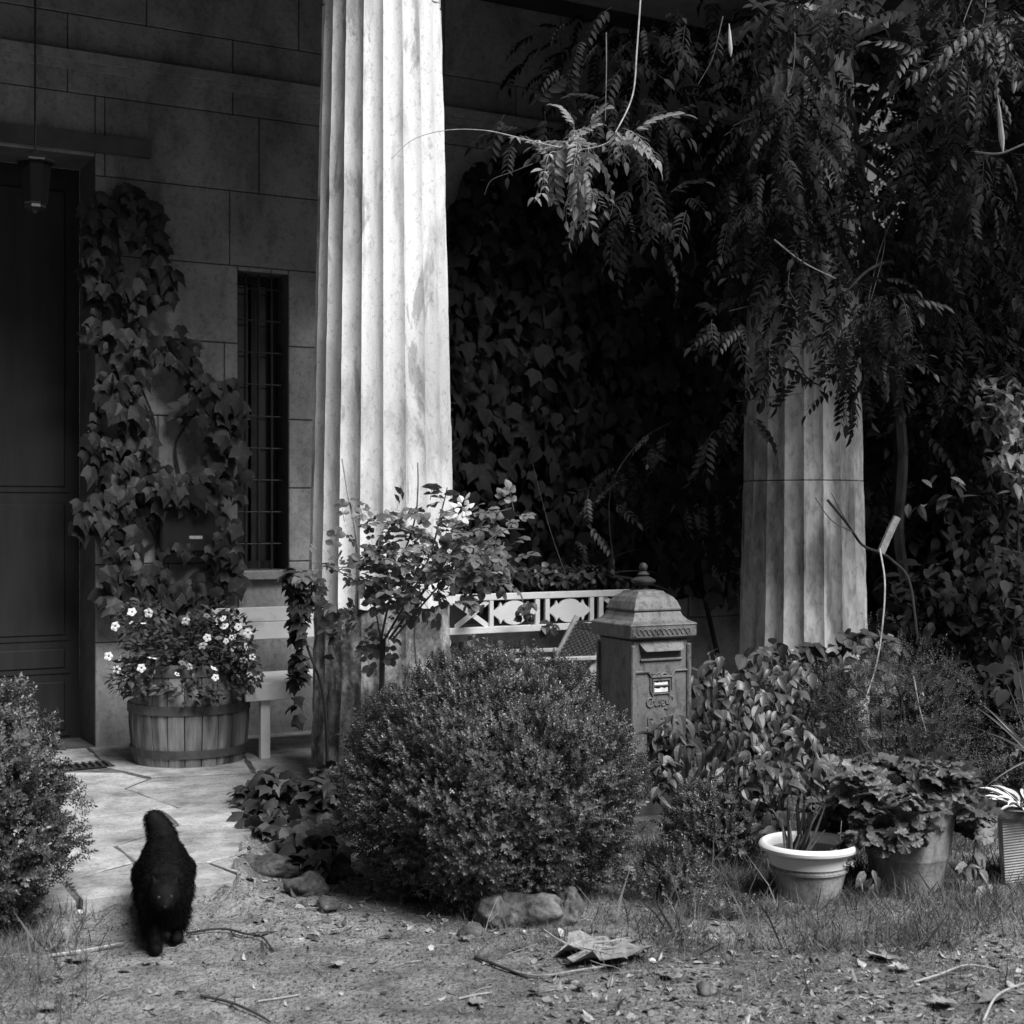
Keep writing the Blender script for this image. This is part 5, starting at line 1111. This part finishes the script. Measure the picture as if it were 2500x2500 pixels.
stick('dark forked twig on the path right of the cat', [(455, 2285, .01), (540, 2278, .015), (600, 2290, .012), (640, 2300, .015), (668, 2328, .006)], .005, 'bark', 'twig', [[(560, 2280, .012), (580, 2300, .015), (620, 2298, .01)], [(600, 2290, .012), (655, 2288, .01)], [(640, 2305, .01), (645, 2330, .01)]])
stick('thin straw on the path near the bottom, right of the middle-left', [(630, 2445, .006), (690, 2438, .008), (735, 2430, .006)], .003, 'stem_pale')
stick('dark twig near the bottom edge under the cat', [(490, 2440, .01), (560, 2455, .012), (620, 2480, .01), (660, 2500, .008)], .005, 'bark', 'twig', [[(520, 2448, .01), (550, 2440, .02)], [(560, 2455, .01), (580, 2475, .012)]])
stick('thin pale straw on the soil below the big bush', [(1120, 2440, .006), (1160, 2434, .01), (1200, 2424, .006)], .003, 'stem_pale')
stick('curved dry stem at the stalk of the big dead leaf', [(1240, 2375, .008), (1320, 2392, .01), (1420, 2385, .012), (1530, 2362, .008)], .004, 'twig')
stick('dark twig under the big dead leaf', [(1160, 2345, .008), (1230, 2372, .01), (1290, 2392, .006)], .006, 'bark', 'twig')
stick('long pale curved stem in the litter at lower right', [(2230, 2405, .01), (2290, 2395, .02), (2360, 2372, .02), (2430, 2378, .015)], .004, 'stem_pale')
stick('pale stem arching near the bottom right corner', [(2400, 2500, .01), (2430, 2460, .03), (2470, 2435, .03), (2500, 2415, .02)], .004, 'stem_pale')
stick('short dark stick leaning on the paving edge left of the cat', [(165, 2225, .01), (185, 2200, .04), (200, 2180, .075)], .006, 'bark')
for (x, y, h, dx, lab) in ((2048, 2200, .3, .0, 'tall dry grass stalk right of the rimmed pot'), (2210, 1900, .001, 0, ''), (1180, 2290, .14, .02, 'upright grass stem in front of the left stone')):
    if h < .01: continue
    p = G(x, y); t = thing('grass_stalk', lab, 'grass stalk', (p[0], p[1], 0)); poly_tube(t, 'shaft', [p, p + np.array([dx, 0, h * .5]), p + np.array([dx * 2 + .01, 0, h])], .002, 'stem_pale')
    poly_tube(t, 'blade', [p + np.array([dx, 0, h * .4]), p + np.array([dx + .03, 0, h * .6])], .0015, 'stem_pale')
w = thing('weed', 'pale broad-leaved seedling between the geranium pot and the ribbed planter', 'plant', G(2385, 2180))
foliage(w, BL, blob_leaves(random.Random(5), [(2370, 2110, 5.6, 35, 60, .08, 16), (2400, 2160, 5.5, 30, 20, .08, 8), (2120, 2140, 5.4, 30, 40, .06, 9)], .06, droop), 'leaf_pale', 40)
MB().tube([tuple(G(2385, 2180)), tuple(P(2375, 2100, 5.6)), tuple(P(2385, 2040, 5.6))], .003).build('stem', 'stem', w)
for o in list(bpy.data.objects):
    if o.type == 'MESH' and not o.data.users: bpy.data.objects.remove(o)
